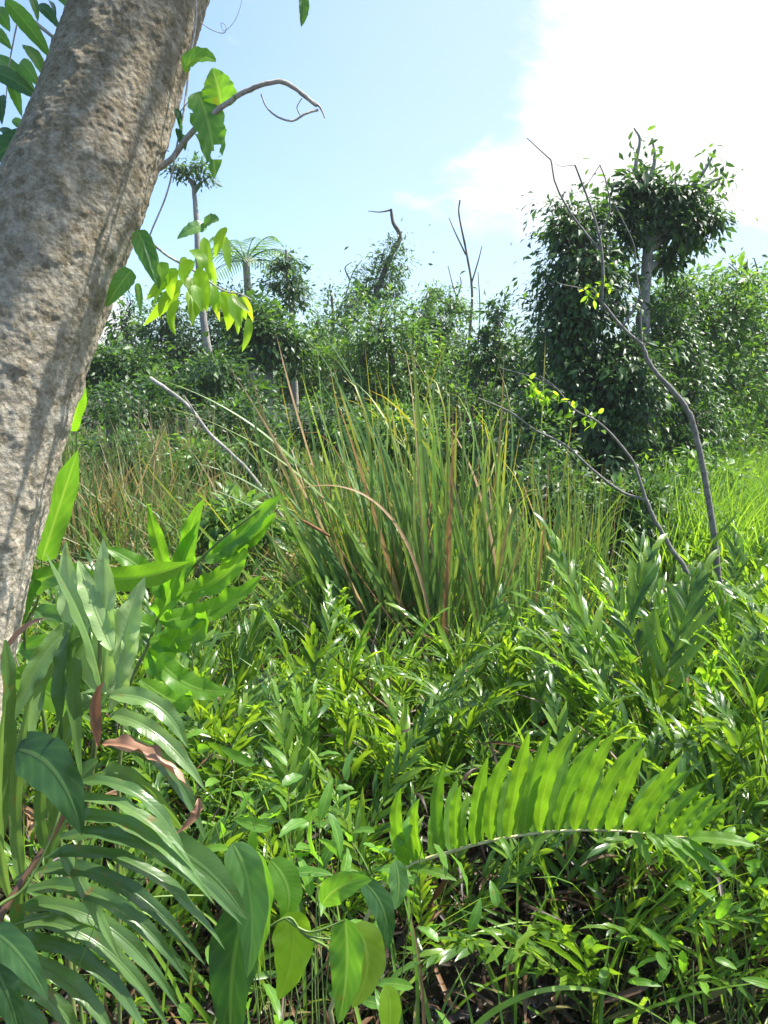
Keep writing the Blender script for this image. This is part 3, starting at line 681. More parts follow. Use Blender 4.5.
def tree(name, label, cat, base, top_path, tr, blobs, nleaf, lsize, leafm, barkm, group=None, clump_r=0.22, limbs=True, droop=0.6, shell=0.55, twigs=(), sparse=1.0, asp=0.42):
    base = np.asarray(base, float)
    r = thing(name, label, cat, base, group)
    g = G(); P = smooth_path(np.array(top_path), 6)
    tube(g, P, np.linspace(tr, tr * 0.35, len(P)), 9, bumps=tr * 0.15, bscale=5)
    g.build('trunk', barkm, r)
    if limbs:
        for c, rr in blobs:
            g = G(); i0 = int(np.argmin(np.linalg.norm(P - (np.array(c) - [0, 0, rr[2] * 0.8]), axis=1)))
            tube(g, branch_path(P[i0], c, 0.06), np.linspace(tr * 0.45, tr * 0.12, 16), 6)
            for q in range(5):
                v = unit(R.randn(3) + [0, 0, 0.4]); tube(g, branch_path(c, np.array(c) + v * np.array(rr) * 0.95, 0.08, 4), np.linspace(tr * 0.14, 0.006, 10), 4)
            g.build('branch', barkm, r)
    for tw in twigs:
        g = G(); T = smooth_path(np.array(tw), 4); tube(g, T, np.linspace(max(0.028, tr * 0.25), 0.012, len(T)), 5); g.build('branch', barkm, r)
    if nleaf:
        g = G(); tw = G() if lsize < 0.25 else None; leaf_cloud(g, blobs, nleaf, lsize, droop, clump_r, shell, asp=asp, tw=tw)
        if tw is not None and tw.n > 700: tw.build('twigs', barkm, r)
        g.build('crown', [leafm, M['tree_lit'] if leafm != M['tree_dark'] else M['tree_mid']], r)
    return r

def B(px, py, rx, ry, y, ydep=None):
    s = y / F
    return (at(px, py, y), (rx * s, (ydep if ydep else (rx * s + ry * s) / 2), ry * s))
def TP(pts, y):  return [at(a, b, y) for a, b in pts]
def root(px, y): p = at(px, 400, y); return np.array([p[0], y, 0.0])

# -- right: pole tree with a bushy head
y = 13.0
b0 = root(640, y)
tree('knot_headed_tree', 'pale bare pole tree with a dense bushy head, tallest on the right', 'tree', b0, [b0, at(641, 440, y), at(642, 350, y), at(645, 290, y), at(652, 215, y)], 0.17,
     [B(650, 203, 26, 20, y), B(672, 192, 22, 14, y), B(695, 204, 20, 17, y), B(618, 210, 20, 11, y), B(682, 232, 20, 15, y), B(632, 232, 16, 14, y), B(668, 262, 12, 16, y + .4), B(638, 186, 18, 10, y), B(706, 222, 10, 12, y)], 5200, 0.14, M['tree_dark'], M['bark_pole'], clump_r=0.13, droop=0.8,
     twigs=[TP([(640, 190), (636, 165), (640, 140), (634, 128)], y), TP([(648, 185), (655, 160), (652, 138)], y), TP([(690, 190), (705, 170), (716, 150)], y), TP([(690, 200), (712, 182), (722, 178)], y)], shell=0.3)
def twig_leaves(parent, spots, size, mat, n=10, rad=0.12, y=13):
    g = G()
    for px, py in spots:
        c = at(px, py, y); b = c + R.randn(n, 3) * rad
        blades(g, b, unit(R.randn(n, 3) + [0, 0, -.6]), unit(R.randn(n, 3) + [0, 0, 1]), size * (.6 + .6 * R.rand(n)), size * .38, lance, bend=.6, fold=.25, seg=3)
    return g.build('twig_leaves', mat, parent)
knot = [o for o in COL.objects if o.name.startswith('knot_headed')][0]
twig_leaves(knot, [(716, 152), (712, 162), (704, 172), (722, 180), (728, 178), (714, 186), (610, 190), (600, 182), (604, 196), (700, 235), (712, 240), (716, 205), (640, 150), (636, 162), (655, 160), (652, 142), (690, 258)], 0.16, M['tree_mid'], 9, 0.10, 13)
g = G(); y = 13.0
for P_ in [[(649, 240), (640, 222), (622, 212)], [(650, 235), (668, 218), (694, 204)], [(648, 250), (664, 240), (684, 232)]]:
    g = G(); T = smooth_path(np.array(TP(P_, y)), 4); tube(g, T, np.linspace(.07, .025, len(T)), 6); g.build('branch', M['bark_pole'], knot)
# -- big vine clad mass left of it
y = 12.6; b0 = root(585, y)
tree('vine_clad_tree', 'broad dark tree smothered in hanging vines, left of the pale pole', 'tree', b0, [b0, at(585, 420, y), at(580, 330, y), at(575, 260, y)], 0.17,
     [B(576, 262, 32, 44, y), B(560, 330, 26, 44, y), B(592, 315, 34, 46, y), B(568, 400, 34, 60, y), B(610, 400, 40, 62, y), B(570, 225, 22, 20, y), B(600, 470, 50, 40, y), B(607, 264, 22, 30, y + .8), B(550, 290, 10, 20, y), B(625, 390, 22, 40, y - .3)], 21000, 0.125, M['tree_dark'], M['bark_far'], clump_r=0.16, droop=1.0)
y = 13.4; b0 = root(655, y)
tree('vine_clad_tree', 'shorter shaggy tree wrapping the lower half of the pale pole', 'tree', b0, [b0, at(655, 450, y), at(655, 380, y), at(658, 330, y)], 0.1,
     [B(634, 420, 24, 56, y - .9), B(640, 370, 14, 22, y - .8), B(664, 340, 26, 40, y), B(676, 300, 16, 20, y + .3), B(686, 410, 34, 54, y), B(660, 470, 46, 36, y - .6)], 11500, 0.12, M['tree_dark'], M['bark_far'], clump_r=0.15, droop=0.9)
y = 15.5; b0 = root(715, y)
tree('leafy_tree', 'sunlit bright green bushy tree at the right, behind the sapling', 'tree', b0, [b0, at(715, 400, y), at(712, 330, y), at(705, 300, y)], 0.14,
     [B(700, 320, 42, 40, y), B(675, 300, 26, 26, y), B(735, 310, 34, 40, y), B(712, 380, 54, 50, y), B(700, 450, 60, 40, y)], 14000, 0.13, M['tree_mid'], M['bark_far'], clump_r=0.2)
y = 19; b0 = root(770, y)
tree('leafy_tree', 'darker tree with thin top twigs at the right edge', 'tree', b0, [b0, at(765, 400, y), at(755, 320, y), at(745, 262, y)], 0.14,
     [B(742, 275, 22, 16, y), B(760, 340, 34, 50, y), B(790, 310, 40, 50, y), B(760, 400, 60, 40, y), B(830, 360, 50, 60, y)], 9000, 0.15, M['tree_mid'], M['bark_far'], clump_r=0.22,
     twigs=[TP([(755, 300), (758, 275), (754, 258)], y)])
y = 24; b0 = root(860, y)
tree('leafy_tree', 'round dark tree just beyond the right edge', 'tree', b0, [b0, at(860, 400, y), at(860, 330, y)], 0.2, [B(860, 340, 60, 60, y), B(800, 390, 50, 40, y)], 6000, 0.2, M['tree_dark'], M['bark_far'], clump_r=0.3)
# -- middle
y = 19; b0 = root(385, y)
tree('leafy_tree', 'rounded bright green tree in the middle, above the cattails', 'tree', b0, [b0, at(388, 410, y), at(392, 370, y), at(388, 340, y)], 0.16,
     [B(378, 332, 34, 30, y), B(352, 372, 34, 34, y), B(412, 368, 34, 34, y), B(385, 400, 56, 36, y)], 9500, 0.14, M['tree_mid'], M['bark_far'], clump_r=0.22)
y = 17.5; b0 = root(500, y)
tree('leafy_tree', 'dark rounded tree with a pointed top right of the dead snag', 'tree', b0, [b0, at(498, 400, y), at(497, 350, y), at(497, 310, y)], 0.15,
     [B(497, 355, 30, 30, y), B(498, 318, 12, 18, y), B(515, 385, 36, 40, y), B(470, 390, 34, 36, y), B(500, 440, 54, 36, y)], 10500, 0.14, M['tree_dark'], M['bark_far'], clump_r=0.2)
y = 30; b0 = root(365, y)
tree('vine_clad_snag', 'hazy leaning dead tree draped in vines with a bent bare top', 'tree', b0, [b0, at(362, 380, y), at(372, 310, y), at(388, 262, y), at(400, 238, y), at(393, 222, y), at(391, 209, y)], 0.14,
     [B(378, 285, 21, 24, y), B(392, 262, 16, 20, y), B(370, 300, 16, 14, y), B(400, 240, 6, 10, y)], 3400, 0.16, M['tree_dark'], M['bark_far'], clump_r=0.22, limbs=False,
     twigs=[TP([(391, 210), (380, 212), (368, 211)], y), TP([(366, 330), (346, 306), (352, 275), (362, 260)], y), TP([(350, 280), (345, 268), (352, 262)], y)])
y = 28; b0 = root(330, y)
tree('slender_tree', 'thin pillar shaped tree left of the hazy leaning snag', 'tree', b0, [b0, at(332, 360, y), at(333, 320, y), at(331, 290, y)], 0.1,
     [B(331, 300, 5, 12, y), B(334, 322, 7, 12, y), B(332, 345, 12, 14, y)], 1100, 0.15, M['tree_dark'], M['bark_far'], clump_r=0.14, limbs=False)
y = 26; b0 = root(462, y)
tree('dead_snag', 'leafless dead snag with forked bare twigs against the sky', 'dead tree', b0, [b0, at(466, 380, y), at(470, 330, y), at(472, 290, y), at(466, 250, y), at(459, 215, y), at(460, 200, y)], 0.055,
     [], 0, .1, M['tree_dark'], M['bark_far'], limbs=False,
     twigs=[TP([(466, 255), (455, 232), (449, 218)], y), TP([(471, 285), (478, 262), (482, 246)], y), TP([(470, 320), (456, 295), (448, 266)], y), TP([(478, 350), (480, 310), (478, 272)], y), TP([(456, 300), (461, 285), (460, 276)], y)])
b0 = root(440, y)
tree('slender_tree', 'small sparse round headed tree beside the leafless snag', 'tree', b0, [b0, at(446, 370, y), at(448, 330, y), at(452, 310, y)], 0.09,
     [B(450, 302, 18, 10, y), B(432, 292, 10, 6, y), B(460, 312, 14, 8, y)], 1300, 0.15, M['tree_mid'], M['bark_far'], clump_r=0.16)
# -- left background
y = 21; b0 = root(222, y)
tree('tall_slim_tree', 'very tall thin grey tree with one small tuft on top behind the lime leaves', 'tree', b0, [b0, at(215, 390, y), at(205, 330, y), at(199, 270, y), at(196, 215, y), at(193, 180, y)], 0.13,
     [B(190, 168, 16, 6, y), B(200, 178, 10, 6, y), B(178, 172, 8, 4, y)], 900, 0.12, M['tree_dark'], M['bark_pole'], clump_r=0.12, limbs=False,
     twigs=[TP([(194, 190), (184, 172), (170, 166)], y), TP([(194, 195), (204, 180), (214, 176)], y)])
y = 20; b0 = root(295, y)
tree('slender_tree', 'slim conical dark tree on a straight pale trunk left of the centre', 'tree', b0, [b0, at(295, 400, y), at(293, 330, y), at(288, 280, y), at(286, 250, y)], 0.1,
     [B(286, 256, 9, 10, y), B(284, 280, 16, 12, y), B(292, 302, 20, 12, y), B(274, 268, 8, 5, y), B(300, 288, 8, 5, y)], 2100, 0.13, M['tree_dark'], M['bark_pole'], clump_r=0.13)
for (px, y, lab, bl, nl, mt) in [
    (268, 18, 'dark round headed tree on a stout bare trunk below the lime leaves', [(265, 335, 26, 24), (250, 320, 16, 16), (282, 350, 20, 18)], 5200, 'tree_dark'),
    (240, 23, 'tall dark tree behind the lime green leaf sprig', [(238, 308, 18, 24), (228, 340, 26, 30)], 4200, 'tree_dark'),
    (170, 22, 'bushy tree just right of the leaning trunk with a ragged top', [(160, 330, 18, 26), (186, 345, 20, 30), (140, 352, 18, 18), (168, 308, 8, 12)], 4600, 'tree_dark'),
    (110, 19, 'leafy bush like tree seen at the edge of the leaning trunk', [(105, 365, 24, 20), (135, 370, 24, 18), (90, 372, 20, 20)], 4200, 'tree_dark'),
    (325, 22, 'low leafy tree between the slim tree and the rounded bright one', [(316, 352, 16, 26), (303, 380, 20, 18), (330, 375, 18, 20), (318, 325, 7, 12)], 3800, 'tree_dark'),
    (215, 16.5, 'low dense shrubby tree under the tall thin grey tree', [(212, 372, 24, 16), (180, 392, 22, 14), (245, 396, 18, 12)], 3200, 'tree_dark'),
    (445, 21, 'leafy tree in the gap between the rounded tree and the snag', [(438, 345, 16, 22), (455, 370, 22, 26), (430, 390, 22, 22), (442, 322, 8, 10)], 4600, 'tree_dark'),
    (128, 25, 'thin ragged tree rising above the reeds next to the leaning trunk', [(124, 330, 10, 22), (130, 306, 6, 12), (118, 355, 14, 14)], 1500, 'tree_dark'),
    (345, 25, 'ragged vine draped tree just left of the hazy leaning snag', [(343, 330, 14, 26), (352, 300, 9, 16), (338, 360, 16, 14)], 1900, 'tree_dark'),
    (420, 24, 'ragged pointed tree between the hazy leaning snag and the bare snag', [(418, 345, 12, 24), (424, 318, 7, 16), (428, 300, 4, 8)], 1700, 'tree_dark'),
    (20, 20, 'wide dark tree hidden mostly behind the leaning trunk', [(20, 350, 40, 34), (60, 370, 30, 24), (-40, 350, 40, 40)], 5200, 'tree_dark')]:
    b0 = root(px, y)
    tree('leafy_tree', lab, 'tree', b0, [b0, at(px, 400, y), at(px + 2, bl[0][1] + 10, y), at(bl[0][0], bl[0][1], y)], 0.13, [B(a, b, c, d, y) for a, b, c, d in bl], nl, 0.15, M[mt], M['bark_pole'] if px in (268, 325) else M['bark_far'], clump_r=0.2)
# far row, each its own
k = 0
far_lab = 'far tree of the low tree line closing the view behind the nearer trees'
for i in range(26):
    px = -160 + i * 44 + random.uniform(-12, 12); y = random.uniform(34, 46); b0 = root(px, y); tp = random.uniform(345, 372)
    tree('far_tree', far_lab, 'tree', b0, [b0, at(px, 390, y), at(px + 3, tp, y)], 0.2, [B(px, tp + 12, 26, 18, y), B(px + 18, tp + 26, 22, 16, y), B(px - 16, tp + 28, 22, 16, y)], 1500, 0.3, M[random.choice(['tree_dark', 'tree_mid', 'tree_mid'])], M['bark_far'], group='far tree line', clump_r=0.4, limbs=False)
# shrubs at the foot of the trees
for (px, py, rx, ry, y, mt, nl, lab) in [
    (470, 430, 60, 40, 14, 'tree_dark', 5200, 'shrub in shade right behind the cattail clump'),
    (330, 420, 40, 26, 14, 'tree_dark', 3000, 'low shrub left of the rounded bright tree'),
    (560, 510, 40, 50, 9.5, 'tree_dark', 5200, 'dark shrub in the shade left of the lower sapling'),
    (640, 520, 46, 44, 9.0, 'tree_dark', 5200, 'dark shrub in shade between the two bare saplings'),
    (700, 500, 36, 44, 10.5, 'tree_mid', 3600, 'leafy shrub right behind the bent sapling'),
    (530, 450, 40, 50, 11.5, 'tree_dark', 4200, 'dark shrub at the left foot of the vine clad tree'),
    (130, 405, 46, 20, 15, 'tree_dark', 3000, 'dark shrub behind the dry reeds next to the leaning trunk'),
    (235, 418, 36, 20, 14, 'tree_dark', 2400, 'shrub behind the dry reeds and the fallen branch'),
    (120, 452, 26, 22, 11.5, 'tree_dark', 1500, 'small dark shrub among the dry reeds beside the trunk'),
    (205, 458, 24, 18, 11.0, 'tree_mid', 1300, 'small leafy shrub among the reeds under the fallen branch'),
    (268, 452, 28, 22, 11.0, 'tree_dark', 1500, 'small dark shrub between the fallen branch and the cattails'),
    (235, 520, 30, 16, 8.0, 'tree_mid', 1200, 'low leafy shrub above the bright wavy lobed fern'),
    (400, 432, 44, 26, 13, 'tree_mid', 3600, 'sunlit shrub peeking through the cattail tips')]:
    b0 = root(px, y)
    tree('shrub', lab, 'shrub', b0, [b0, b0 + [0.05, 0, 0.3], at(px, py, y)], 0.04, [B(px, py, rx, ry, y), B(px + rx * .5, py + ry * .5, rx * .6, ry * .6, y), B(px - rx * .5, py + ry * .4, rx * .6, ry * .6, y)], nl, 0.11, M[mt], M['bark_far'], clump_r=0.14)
# palm behind the sprig
y = 23; b0 = root(248, y); pc = at(246, 262, y)
r = thing('palm_tree', 'feathery palm crown rising behind the lime green sprig', 'palm', b0)
g = G(); tube(g, np.array([b0, b0 + (pc - b0) * .5 + [.15, 0, 0], pc]), [.16, .13, .1], 8); g.build('trunk', M['bark_pole'], r)
for i in range(15):
    a = i * 2.4; e = 0.2 + 0.9 * (i / 15); d = np.array([math.cos(a) * math.cos(e), math.sin(a) * math.cos(e), math.sin(e)])
    P = bez([pc, pc + d * 0.9, pc + d * 1.5 + [0, 0, -0.6]], np.linspace(0, 1, 14)); g = G(); tube(g, P, np.linspace(.02, .006, 14), 4)
    tg = unit(np.gradient(P, axis=0)); sd = unit(np.cross(tg, [0, 0, 1]))
    for s_ in (-1, 1):
        blades(g, P[2:], unit(tg[2:] * .8 + sd[2:] * s_ + [0, 0, -.15]), unit(np.cross(sd[2:], tg[2:])), 0.55 * np.sin(np.linspace(.9, 2.9, 12)) + .1, 0.035, lance, bend=.8, seg=4)
    g.build('palm_frond', M['tree_mid'], r)

# ------------------------------------------------------------------ bare saplings
def stick(g, pts, r0, r1, sides=7, bump=0.0):
    P = smooth_path([list(at(a, b, c)) for a, b, c in pts], 6); P = P + R.randn(*P.shape) * r1 * 0.12
    tube(g, P, np.linspace(r0, r1, len(P)), sides, bumps=bump, bscale=30)
y = 6.0
r = thing('bare_sapling', 'taller leafless sapling with a bend halfway, at the right', 'sapling', at(735, 690, y))
r.location.z = 0
g = G(); stick(g, [(735, 694, y), (718, 575, y), (712, 520, y), (700, 455, y), (690, 415, y), (672, 390, y), (652, 368, y), (642, 345, y)], .027, .015, 10, .002); g.build('trunk', M['sapling'], r)
for pts, r0, r1 in [
    ([(642, 345, y), (622, 327, y), (604, 305, y), (592, 288, y)], .014, .008),
    ([(602, 300, y), (603, 270, y), (600, 240, y), (590, 205, y), (575, 165, y)], .012, .006),
    ([(600, 250, y), (588, 236, y), (570, 212, y), (556, 185, y), (551, 160, y)], .009, .005),
    ([(551, 160, y), (540, 150, y), (527, 138, y)], .005, .003), ([(600, 235, y), (610, 210, y), (606, 182, y), (600, 165, y)], .007, .004),
    ([(604, 305, y), (585, 290, y), (560, 284, y), (556, 280, y)], .006, .002),
    ([(622, 327, y), (632, 312, y), (640, 295, y), (652, 275, y)], .009, .004), ([(640, 295, y), (636, 270, y), (634, 245, y), (620, 215, y), (612, 200, y)], .006, .002),
    ([(642, 345, y), (641, 310, y), (650, 285, y), (648, 262, y)], .006, .003), ([(575, 165, y), (560, 166, y), (552, 160, y)], .003, .001),
    ([(600, 165, y), (582, 190, y), (565, 193, y)], .003, .001)]:
    g = G(); stick(g, pts, r0, r1, 6); g.build('branch', M['sapling'], r)
g = G()
for px, py in [(592, 288), (598, 285), (604, 284), (588, 296), (594, 300), (606, 288), (585, 290), (612, 286)]:
    b_ = at(px, py, y); blades(g, b_[None].repeat(3, 0), unit(R.randn(3, 3)), unit(R.randn(3, 3) + [0, 0, 1]), 0.07, 0.028, lance, bend=.4, seg=4)
g.build('leaves', M['sprig'], r)
y = 5.8
r = thing('bare_sapling', 'lower forked leafless sapling leaning left, left of the taller one', 'sapling', at(715, 700, y)); r.location.z = 0
g = G(); stick(g, [(722, 702, y), (690, 582, y), (672, 550, y), (655, 520, y), (646, 500, y)], .02, .014, 8, .002); g.build('trunk', M['sapling'], r)
for pts, r0, r1 in [
    ([(646, 500, y), (638, 475, y), (632, 460, y), (612, 435, y), (595, 420, y), (575, 410, y), (556, 388, y), (540, 376, y)], .012, .004),
    ([(646, 500, y), (622, 492, y), (595, 472, y), (565, 445, y), (535, 430, y), (510, 412, y), (478, 398, y)], .011, .005),
    ([(556, 388, y), (535, 378, y), (500, 368, y)], .006, .004), ([(535, 430, y), (520, 425, y), (508, 405, y)], .003, .001)]:
    g = G(); stick(g, pts, r0, r1, 6); g.build('branch', M['sapling'], r)
g = G()
for i in range(50):
    t = R.rand(); px = 525 + 75 * t + 4 * R.randn(); py = 385 + 38 * t + 5 * R.randn()
    blades(g, at(px, py, y)[None], unit(R.randn(1, 3) + [0, 0, -.2]), unit(R.randn(1, 3) + [0, 0, 1]), 0.075, 0.032, lance, bend=.4, seg=4)
g.build('leaves', M['sprig'], r)
# fallen pale branch
y = 9.5
r = thing('fallen_branch', 'pale grey dead branch lying slanted among the reeds on the left', 'branch', at(215, 440, y))
g = G(); stick(g, [(150, 378, y + .4), (186, 404, y + .2), (212, 436, y), (248, 470, y - .3), (285, 520, y - .5)], .024, .018, 8, .006); stick(g, [(196, 418, y + .1), (192, 408, y), (184, 396, y)], .014, .006, 6); g.build('limb', M['bark_pole'], r)
y = 6.2
r = thing('fallen_branch', 'pale dead stump of wood lying between the cattails and the bright ferns', 'branch', at(540, 640, y - 1))
g = G(); stick(g, [(505, 650, 5.4), (530, 645, 5.2), (548, 636, 5.1), (572, 632, 5.0)], .02, .03, 8, .01); g.build('limb', M['bark_pole'], r)

# ------------------------------------------------------------------ leaning tree in the foreground
tb = at(-150, 900, 1.12); tb[2] = -0.02; tb = np.array([-1.3, 0.95, -0.02])
r = thing('leaning_tree', 'thick rough barked trunk leaning right across the upper left corner', 'tree', tb)
TR = [list(tb) + [0.17], list(at(-135, 880, 1.2)) + [0.15], list(at(-72, 640, 1.3)) + [0.137], list(at(-42, 520, 1.35)) + [0.132], list(at(8, 360, 1.42)) + [0.128], list(at(68, 210, 1.5)) + [0.123], list(at(106, 110, 1.56)) + [0.118], list(at(142, 0, 1.62)) + [0.112],
      list(at(190, -140, 1.72)) + [0.105], list(at(260, -340, 1.85)) + [0.095], [0.25, 1.9, 4.6, 0.06], [0.55, 1.9, 5.1, 0.03]]
TP_ = smooth_path(np.array(TR), 90)
g = G(); pts = TP_[:, :3]; rad = TP_[:, 3]; sides = 320
tan = unit(np.gradient(pts, axis=0)); u0 = unit(np.cross(tan, [0, 1, 0])); v0 = np.cross(tan, u0)
a = np.arange(sides) / sides * 2 * PI
dirs = np.cos(a)[None, :, None] * u0[:, None] + np.sin(a)[None, :, None] * v0[:, None]
V = pts[:, None] + rad[:, None, None] * dirs
fl = V.reshape(-1, 3); dd = dirs.reshape(-1, 3); H = np.zeros(len(fl))
for i, p in enumerate(fl):
    q = Vector((p[0], p[1], p[2]))
    n1 = noise.noise(q * 7); n2 = noise.noise(q * 22 + Vector((5, 0, 0))); n3 = noise.noise(q * 55); n4 = noise.noise(q * 120)
    wart = max(0, n2 - 0.28) * 0.030
    n5 = noise.noise(Vector((p[0], p[1], p[2] * 0.6)) * 75 + Vector((9, 1, 3)))
    H[i] = 0.0025 * n1 + 0.0015 * n2 + wart * 0.35 + 0.0018 * abs(n3) + 0.003 * max(0, n5 - 0.15) + 0.0014 * n4
V = fl + dd * H[:, None]
N = len(pts); ii, jj = np.meshgrid(np.arange(N - 1), np.arange(sides), indexing='ij')
q = np.stack([ii * sides + jj, (ii + 1) * sides + jj, (ii + 1) * sides + (jj + 1) % sides, ii * sides + (jj + 1) % sides], -1).reshape(-1, 4)
uu, vv = np.meshgrid(a / 6.283, np.linspace(0, 1, N)); g.add(V, q, np.stack([uu, vv], -1).reshape(-1, 2))
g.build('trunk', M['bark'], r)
g = G(); stick(g, [(160, 168, 1.5), (174, 156, 1.47), (196, 128, 1.45), (236, 97, 1.43), (262, 85, 1.42), (282, 82, 1.42), (300, 92, 1.42), (317, 106, 1.42)], .0056, .003, 10, .0005)
stick(g, [(300, 92, 1.42), (308, 99, 1.42), (319, 106, 1.42), (325, 118, 1.42)], .004, .001, 6)
bro = g.build('broken_branch', M['twig'], r); bro['label'] = 'bare snapped branch curving out to the right of the trunk'
g = G(); stick(g, [(318, 110, 1.42), (305, 114, 1.41), (292, 121, 1.41), (276, 116, 1.41), (266, 106, 1.42), (261, 94, 1.42)], .0022, .0012, 5)
stick(g, [(300, 115, 1.42), (297, 107, 1.42), (302, 98, 1.42)], .0012, .0008, 5); g.build('twig', M['twig'], bro)
# sprig of lime leaves
g = G(); stick(g, [(120, 236, 1.52), (146, 240, 1.46), (168, 256, 1.43), (196, 272, 1.42), (222, 290, 1.42), (240, 294, 1.42), (252, 300, 1.42)], .003, .001, 6)
spr = g.build('leafy_twig', M['twig'], r); spr['label'] = 'drooping twig of translucent lime green leaves beside the trunk'
SP = [((204, 237), (211, 283), 10), ((225, 227), (215, 259), 12), ((227, 237), (231, 273), 10), ((190, 250), (200, 271), 12), ((198, 268), (207, 312), 13), ((186, 257), (186, 288), 11), ((180, 286), (143, 326), 14),
      ((175, 288), (160, 318), 13), ((180, 300), (176, 336), 8), ((188, 292), (192, 326), 12), ((196, 285), (203, 312), 10), ((220, 292), (227, 331), 13), ((234, 295), (242, 328), 11), ((242, 297), (253, 322), 8),
      ((248, 318), (242, 352), 8), ((239, 298), (246, 320), 8), ((170, 275), (146, 300), 12), ((176, 268), (172, 300), 12), ((212, 285), (214, 312), 10), ((192, 278), (196, 300), 11), ((230, 292), (236, 318), 9), ((165, 262), (168, 285), 10), ((172, 272), (150, 312), 12), ((184, 280), (166, 305), 11), ((205, 284), (196, 318), 11), ((216, 288), (220, 322), 10), ((226, 290), (216, 315), 9), ((236, 296), (250, 312), 8), ((244, 300), (238, 335), 8), ((195, 262), (184, 284), 11), ((210, 262), (216, 290), 9)]
fr = np.array([0, -1, 0.25])
for i, (a_, b_, w_) in enumerate(SP):
    g = G(); dq = 1.43 + 0.05 * R.randn(); P0 = at(*a_, dq); P2 = at(*b_, dq - 0.02 * R.rand()); P1 = (P0 + P2) / 2 + [0.01 * R.randn(), -0.01, 0.006]
    bleaf(g, [P0, P1, P2], w_ * 1.65 / F, fr + [0.7 * R.randn(), 0, 0], lance, fold=0.25, wav=0.06, wfreq=2, seg=12, cols=5); g.build('leaf', M['sprig'], spr)
for a_, b_, w_, mt in [((206, 226), (177, 239), 15, 'broad_pale'), ((203, 226), (219, 221), 15, 'broad_pale'), ((137, 230), (156, 284), 20, 'broad'), ((146, 236), (161, 296), 11, 'broad_pale'), ((132, 270), (106, 307), 19, 'broad'), ((137, 283), (141, 316), 7, 'broad')]:
    g = G(); P0 = at(*a_, 1.44); P2 = at(*b_, 1.42); bleaf(g, [P0, (P0 + P2) / 2 + [0.005, -.01, .008], P2], w_ * 1.45 / F, fr + [0.5 * R.randn(), 0, 0.2], ovate, fold=.2, wav=.08, seg=16, cols=7); g.build('leaf', M[mt], spr)
# upper left foliage
g = G(); stick(g, [(-40, -40, 1.9), (20, 10, 1.85), (60, 42, 1.8), (100, 70, 1.75)], .006, .002, 6); stick(g, [(-20, 120, 1.8), (10, 155, 1.75), (40, 190, 1.7)], .004, .002, 6); stick(g, [(20, 10, 1.85), (10, 60, 1.8), (5, 110, 1.8)], .002, .001, 5)
up = g.build('leafy_twig', M['twig'], r)
UL = [((5, 0), (52, 60), 17, 'crown_near'), ((-8, 55), (36, 92), 15, 'broad_pale'), ((-8, 70), (40, 100), 16, 'broad_dark'), ((10, 78), (22, 117), 12, 'crown_near'), ((35, 135), (-20, 168), 24, 'broad_dark'), ((2, 95), (2, 125), 10, 'broad_dark'),
      ((30, -5), (38, 22), 9, 'crown_near'), ((55, -10), (72, 12), 12, 'broad_pale'), ((-5, 10), (10, 32), 14, 'crown_near'), ((25, 45), (44, 78), 15, 'crown_near'), ((12, 120), (32, 138), 9, 'crown_near'), ((8, 150), (14, 175), 10, 'broad'),
      ((38, 5), (60, 30), 10, 'broad_dark'), ((0, 128), (22, 150), 10, 'broad_dark'), ((20, 62), (40, 88), 13, 'crown_near'), ((-10, 30), (12, 50), 12, 'crown_near'), ((48, 0), (56, 18), 6, 'broad_dark')]
for a_, b_, w_, mt in UL:
    g = G(); dq = 1.75 + 0.08 * R.randn(); P0 = at(*a_, dq); P2 = at(*b_, dq - 0.03); bleaf(g, [P0, (P0 + P2) / 2 + [0.005, -.01, .01], P2], w_ * 1.75 / F, [R.randn() * .6, -1, .5], lance, fold=.25, wav=.05, seg=14, cols=5); g.build('leaf', M[mt], up)
# hanging leaf at the top + the crown above the frame
g = G(); stick(g, [(150, -60, 1.6), (230, -70, 1.6), (290, -40, 1.6), (302, -8, 1.6)], .004, .0015, 6); tw = g.build('leafy_twig', M['twig'], r)
g = G(); P0 = at(302, -10, 1.6); P2 = at(301, 27, 1.6); bleaf(g, [P0, (P0 + P2) / 2 + [.008, 0, 0], P2], .021, [0.4, -1, .2], lance, seg=14, cols=5); g.build('leaf', M['crown_near'], tw)
g = G(); cr = [((0.42, 2.02, 5.15), (0.42, 0.45, 0.35)), ((0.1, 1.3, 5.6), (0.6, 0.6, 0.5)), ((0.7, 2.1, 5.8), (.42, .5, .4)), ((-1.1, 1.4, 4.4), (.6, .5, .4))]
leaf_cloud(g, cr, 4200, 0.11, 0.6, 0.11, 0.1)
g.build('crown', [M['crown_near'], M['crown_near']], r)
for c, rr in cr[:3]:
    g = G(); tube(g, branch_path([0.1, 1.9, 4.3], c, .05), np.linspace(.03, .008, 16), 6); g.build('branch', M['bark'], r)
g = G(); tube(g, branch_path([-0.35, 1.75, 3.5], cr[3][0], .05), np.linspace(.025, .008, 16), 6); g.build('branch', M['bark'], r)

